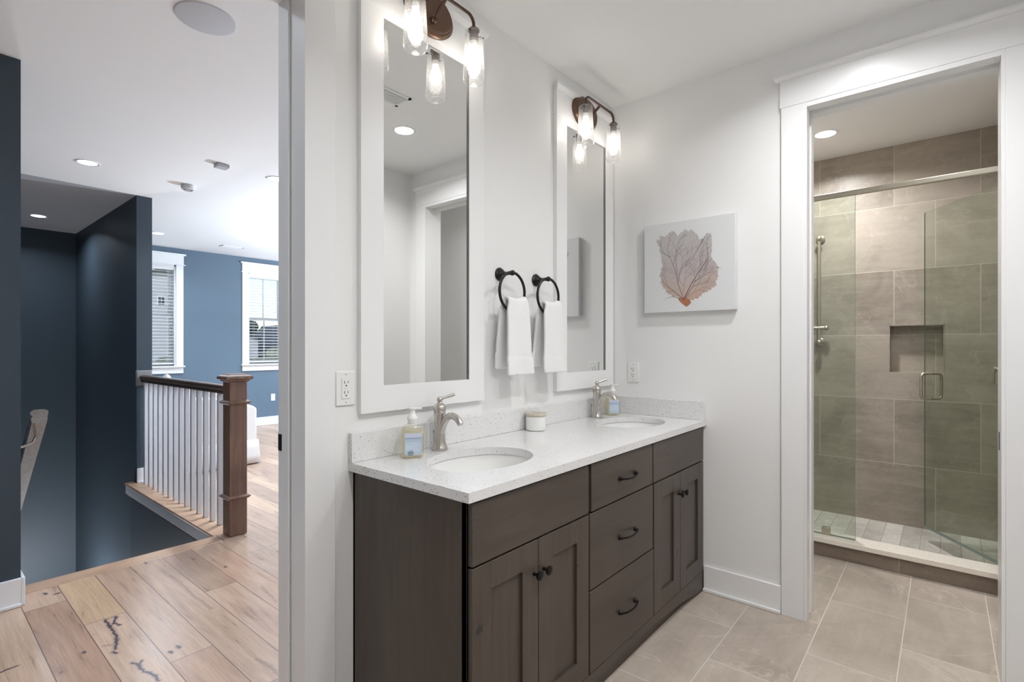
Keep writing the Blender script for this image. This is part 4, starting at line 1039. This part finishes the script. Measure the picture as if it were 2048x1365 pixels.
B('block', plain('block_grey', (.20, .205, .20, 1), .5), pb, [(-.058, .058, -.018, -.001, -.068, .068), (-.066, .066, -.008, -.001, -.074, .074)], .003)
# wall mounted rail running down the stairs
sr = thing('stair_wall_rail', (.485, 3.72, .925), 'grey oak wall rail sloping down the stairs at the left edge', 'handrail')
m = MB(); prof = [(-.030, -.045), (.030, -.045), (.034, -.020), (.026, -.012), (.036, .004), (.036, .016), (.020, .026), (-.020, .026), (-.036, .016), (-.036, .004), (-.026, -.012), (-.034, -.020)]
sl = -.73; L_ = 4.6
lo = [m.bm.verts.new((x, -.02, z + .02 * .73)) for x, z in prof]; hi = [m.bm.verts.new((x, L_ * .8, z + sl * L_ * .8)) for x, z in prof]
m.bm.faces.new(lo); m.bm.faces.new(hi)
for i in range(len(prof)): m.bm.faces.new([lo[i], lo[(i + 1) % len(prof)], hi[(i + 1) % len(prof)], hi[i]])
m.build('rail', GREYW, sr)
for yy in (.10, 1.6, 3.0):
    m = MB(); zz = sl * yy - .048
    m.tube([(-.086, yy, zz - .045), (-.05, yy, zz - .045), (-.012, yy, zz - .028), (0, yy, zz)], .006, 10)
    m.lathe([(0, 0), (.026, 0), (.026, .005), (.008, .008)], 20, Matrix.Translation((-.087, yy, zz - .045)) @ Matrix.Rotation(R(90), 4, 'Y'))
    m.build('bracket', NICKEL, sr)

# ------------------------------------------------------------------ sofa and pillows beyond the railing
so = thing('slipcovered_sofa', (2.13, 6.95, 0), 'white slipcovered sofa behind the newel post', 'sofa')
m = MB(); m.box(-.43, .40, -1.0, 1.0, .20, .44); m.build('base', LINEN, so, bevel=.02)
def skirt(u, v):
    per = [(-.45, -1.08), (.455, -1.08), (.455, 1.08), (-.45, 1.08)]; n = 4; f = u * n; i = min(int(f), 3); a = f - i
    p, q = per[i], per[(i + 1) % 4]; fl = 1 + .045 * (1 - v)
    return ((p[0] + (q[0] - p[0]) * a) * fl, (p[1] + (q[1] - p[1]) * a) * (1 + .015 * (1 - v)), .015 + .255 * v)
m = MB(); m.grid(skirt, 48, 3); m.build('skirt', LINEN, so, solid=.008)
for sy_ in (-1, 1):
    m = MB(); m.prism([(-.43, .22), (.44, .22), (.44, .60), (.41, .625), (.20, .70), (-.02, .74), (-.43, .76)], 0, .17, 1, None) if False else None
    pr = [(-.43, .22), (.445, .22), (.445, .615), (.40, .645), (.20, .72), (.0, .76), (-.43, .78)]
    y0_, y1_ = (sy_ * 1.08, sy_ * .90)
    lo = [m.bm.verts.new((x, y0_, z)) for x, z in pr]; hi = [m.bm.verts.new((x, y1_, z)) for x, z in pr]
    m.bm.faces.new(lo); m.bm.faces.new(hi)
    for i in range(len(pr)): m.bm.faces.new([lo[i], lo[(i + 1) % len(pr)], hi[(i + 1) % len(pr)], hi[i]])
    m.build('arm', LINEN, so, bevel=.02)
m = MB(); m.box(-.45, -.25, -1.06, 1.06, .25, .84); m.build('backrest', LINEN, so, bevel=.04)
for yy in (-.45, .45):
    m = MB(); m.box(-.26, .42, yy - .44, yy + .44, .44, .60); m.build('seat_cushion', LINEN, so, bevel=.05)
def pillow(x, y, hp, r, label):
    k0 = hp / .305; o = thing('throw_pillow', (x, y, .606 + hp), label, 'pillow', 'white pillows over the sofa back', R(r))
    def fn(u, v):
        a, b = 2 * u - 1, 2 * v - 1
        k = (1 - a ** 4) * (1 - b ** 4)
        return (.22 * a * (1 - .10 * (1 - b * b)), 0, .22 * b * (1 - .10 * (1 - a * a))), k
    m = MB()
    for sgn in (-1, 1):
        def g2(u, v, s_=sgn):
            p, k = fn(u, v); return (p[0] * k0, s_ * .06 * k ** .5, p[2] * k0)
        m.grid(g2, 14, 14)
    m.build('cushion', LINEN, o, smooth=80).rotation_euler = (0, R(45), 0)
    return o
pillow(1.96, 6.76, .20, 80, 'white pillow corner peeking over the handrail near the slate wall')
pillow(2.02, 6.38, .172, 80, 'white pillow corner peeking over the middle of the handrail')
pillow(2.33, 6.42, .14, 60, 'white pillow corner peeking over the handrail next to the newel')

# ------------------------------------------------------------------ windows with blinds
def window(n, w):
    o = struct_empty('window_%d' % n); x0, x1 = w; Y = 8.62
    xm = (x0 + x1) / 2; zm = 1.755
    B('casing', TRIM, o, [(x0 - .094, x0, Y - .02, Y, WZ0, WZ1), (x1, x1 + .094, Y - .02, Y, WZ0, WZ1)], .0015)
    B('head_casing', TRIM, o, [(x0 - .098, x1 + .098, Y - .023, Y, WZ1 + .012, WZ1 + .145), (x0 - .118, x1 + .118, Y - .034, Y, WZ1, WZ1 + .013), (x0 - .122, x1 + .122, Y - .045, Y, WZ1 + .145, WZ1 + .168)], .002)
    B('sill', TRIM, o, [(x0 - .112, x1 + .112, Y - .045, Y + .05, WZ0 - .022, WZ0)], .003)
    B('apron', TRIM, o, [(x0 - .094, x1 + .094, Y - .02, Y, WZ0 - .11, WZ0 - .022)], .0015)
    B('jamb_liner', VINYL, o, [(x0, x0 + .02, Y, Y + .15, WZ0, WZ1), (x1 - .02, x1, Y, Y + .15, WZ0, WZ1), (x0, x1, Y, Y + .15, WZ1 - .02, WZ1), (x0, x1, Y + .05, Y + .15, WZ0, WZ0 + .02)])
    for (a, b, yy) in ((WZ0 + .02, zm + .02, Y + .085), (zm - .02, WZ1 - .02, Y + .12)):
        f = B('sash', VINYL, o, [(x0 + .02, x0 + .06, yy, yy + .03, a, b), (x1 - .06, x1 - .02, yy, yy + .03, a, b), (x0 + .06, x1 - .06, yy, yy + .03, a, a + .045), (x0 + .06, x1 - .06, yy, yy + .03, b - .045, b), (xm - .009, xm + .009, yy + .008, yy + .022, a, b)])
        B('pane', PANE, f, [(x0 + .06, x1 - .06, yy + .012, yy + .017, a + .04, b - .04)])
    b_ = thing('window_blind', (xm, Y + .035, WZ1 - .02), 'blind', 'blind', 'white slatted blinds at the distant windows')
    B('headrail', SLAT, b_, [(x0 + .022 - xm, x1 - .022 - xm, -.028, .028, -.055, 0)], .002)
    m = MB(); z = -.075
    while z > WZ0 - WZ1 + .10:
        M = Matrix.Translation((0, 0, z)) @ Matrix.Rotation(R(12), 4, 'X'); m.box(x0 + .024 - xm, x1 - .024 - xm, -.024, .024, -.0015, .0015, M); z -= .0475
    m.build('slats', SLAT, b_)
    B('bottom_rail', SLAT, b_, [(x0 + .024 - xm, x1 - .024 - xm, -.024, .024, WZ0 - WZ1 + .045, WZ0 - WZ1 + .065)], .002)
    m = MB()
    for sx in (-.2, .2): m.tube([(sx, -.026, -.05), (sx, -.026, WZ0 - WZ1 + .06)], .001, 6); m.tube([(sx, .026, -.05), (sx, .026, WZ0 - WZ1 + .06)], .001, 6)
    m.build('ladder_cord', SLAT, b_)
    return b_
b1 = window(1, W1); b1['label'] = 'white slatted blind in the left distant window beside the dark pillar'
b2 = window(2, W2); b2['label'] = 'white slatted blind in the right distant window by the doorway edge'
b3 = window(3, W3); b3['label'] = 'white slatted blind in the third window hidden past the doorway'
o = struct_empty('window_4')
for a, b in ((2.4, 4.3), (5.0, 7.6)):
    m_ = (a + b) / 2
    f = B('sash', VINYL, o, [(7.02, 7.08, a, a + .06, .5, 2.5), (7.02, 7.08, b - .06, b, .5, 2.5), (7.02, 7.08, a, b, .5, .56), (7.02, 7.08, a, b, 2.44, 2.5), (7.02, 7.08, m_ - .03, m_ + .03, .5, 2.5)])
    B('pane', PANE, f, [(7.045, 7.052, a + .05, b - .05, .55, 2.45)])

# ------------------------------------------------------------------ outdoors (second floor: the ground is three metres down)
GRASS = NT('grass_ground'); _n = GRASS.noise(GRASS.coord(), .8, 6, .7).outputs[0]
GRASS = GRASS.bsdf(GRASS.ramp(_n, [(.35, lin(110, 112, 84)), (.55, lin(140, 136, 108)), (.7, lin(168, 160, 136))]), .9)
g = MB().box(-60, 120, 8.9, 140, -3.4, -3.2).build('ground', GRASS, None); g['kind'] = 'structure'
SIDE = NT('lap_siding'); _z = SIDE.xyz(SIDE.coord())[2]; _f = SIDE.math('FRACT', SIDE.math('MULTIPLY', _z, 6))
SIDE = SIDE.bsdf((.50, .50, .53, 1), .6, 0, .3, bump=_f, bstr=.6, bdist=.02)
ROOF = plain('roof_shingle', (.09, .095, .10, 1), .8); DGL = plain('dark_window', (.03, .035, .045, 1), .15)
def house(x, y, wdt, dep, hz, rz, label, pk=None, win=None, ws=1.0):
    o = thing('house', (x, y, -3.2), label, 'house', 'neighbouring houses outside', R(rz))
    B('walls', SIDE, o, [(-wdt / 2, wdt / 2, 0, dep, 0, hz)])
    m = MB(); pk = pk or wdt * .30; ov = .4
    P = [(-wdt / 2, hz), (wdt / 2, hz), (0, hz + pk)]
    lo = [m.bm.verts.new((a, 0, b)) for a, b in P]; hi = [m.bm.verts.new((a, dep, b)) for a, b in P]
    m.bm.faces.new(lo); m.bm.faces.new(hi); m.build('gable', SIDE, o)
    m = MB()
    for s_ in (-1, 1):
        sl_ = pk / (wdt / 2); P = [(0, hz + pk), (s_ * (wdt / 2 + ov), hz - sl_ * ov), (s_ * (wdt / 2 + ov), hz - sl_ * ov + .18), (0, hz + pk + .2)]
        lo = [m.bm.verts.new((a, -ov, b)) for a, b in P]; hi = [m.bm.verts.new((a, dep + ov, b)) for a, b in P]
        m.bm.faces.new(lo); m.bm.faces.new(hi)
        for i in range(4): m.bm.faces.new([lo[i], lo[(i + 1) % 4], hi[(i + 1) % 4], hi[i]])
    m.build('roof', ROOF, o)
    for xx in (win or (-wdt * .22, wdt * .22)):
        for zz in (1.0, hz * .62 if ws == 1 else hz - 1.9):
            w_ = B('window', TRIM, o, [(xx - .55 * ws, xx + .55 * ws, -.05, 0, zz, zz + 1.6 * ws)])
            B('pane', DGL, w_, [(xx + a * ws, xx + b * ws, -.06, -.05, zz + c_ * ws, zz + d_ * ws) for a, b in ((-.45, -.03), (.03, .45)) for c_, d_ in ((.1, .78), (.84, 1.5))])
    return o
house(14.1, 50, 9.0, 9, 9.85, 0, 'pale sided gabled house filling the left distant window', .95, (-2.8, 0, 2.8), .5)
house(22.6, 62, 9.4, 9, 5.5, 0, 'pale house with dark roof far off in the right distant window', 1.5)
house(30.6, 60, 3.6, 8, 5.0, 0, 'small steep gabled grey house right of the centre bar in the right distant window', 2.0, (0,))
hg = MB(); q = random.Random(9)
for k in range(90):
    hg.sphere((q.uniform(9, 20), q.uniform(31, 33), q.uniform(-3.0, .75)), q.uniform(.35, .6), 10, 7)
HEDGE = NT('dry_hedge'); _n = HEDGE.noise(HEDGE.coord(), 4, 6, .75).outputs[0]
HEDGE = HEDGE.bsdf(HEDGE.ramp(_n, [(.32, lin(70, 74, 58)), (.5, lin(128, 130, 104)), (.7, lin(176, 172, 150))]), .9)
hg.box(9, 20, 31.4, 32.6, -3.2, .6)
ho = hg.build('hedge', HEDGE, None, smooth=80); tag(ho, 'dry olive hedge low in the right distant window', 'hedge')
LEAF = NT('dark_foliage'); _n = LEAF.noise(LEAF.coord(), 3, 5, .7).outputs[0]
LEAF = LEAF.bsdf(LEAF.ramp(_n, [(.3, (.012, .02, .012, 1)), (.7, (.06, .08, .045, 1))]), .9)
BARK = plain('bark', (.06, .05, .04, 1), .9)
def tree(x, y, hgt, seed, label, r=2.2):
    o = thing('tree', (x, y, -3.2), label, 'tree', 'dark trees on the skyline'); q = random.Random(seed)
    m = MB(); m.tube([(0, 0, 0), (.1, 0, hgt * .3), (0, 0, hgt * .6)], [.22, .18, .1], 10); m.build('trunk', BARK, o)
    m = MB()
    for k in range(16):
        a = q.uniform(0, 6.28); d = q.uniform(0, r * .7); zz = q.uniform(hgt * .42, hgt * .9)
        m.sphere((d * math.cos(a), d * math.sin(a), zz), q.uniform(.6, 1.1) * r * .42, 12, 8)
    f = m.build('crown', LEAF, o)
    tx = bpy.data.textures.get('leafy') or bpy.data.textures.new('leafy', 'CLOUDS'); tx.noise_scale = .5
    d = f.modifiers.new('s', 'SUBSURF'); d.levels = d.render_levels = 1
    d = f.modifiers.new('d', 'DISPLACE'); d.texture = tx; d.strength = .5; d.texture_coords = 'LOCAL'
    return o
for i, (x, y, hg, r) in enumerate(((35.0, 86, 9.0, 2.8), (42.0, 88, 7.8, 2.6), (48.0, 86, 8.6, 2.8), (55.0, 88, 8.2, 2.8), (27.5, 86, 8.2, 2.8))):
    tree(x, y, hg, i + 3, 'dark rounded tree, ' + ('just right of the far dark roof', 'second right of the far dark roof', 'tallest at the right of the skyline', 'last on the right skyline', 'behind the far dark roof')[i], r)
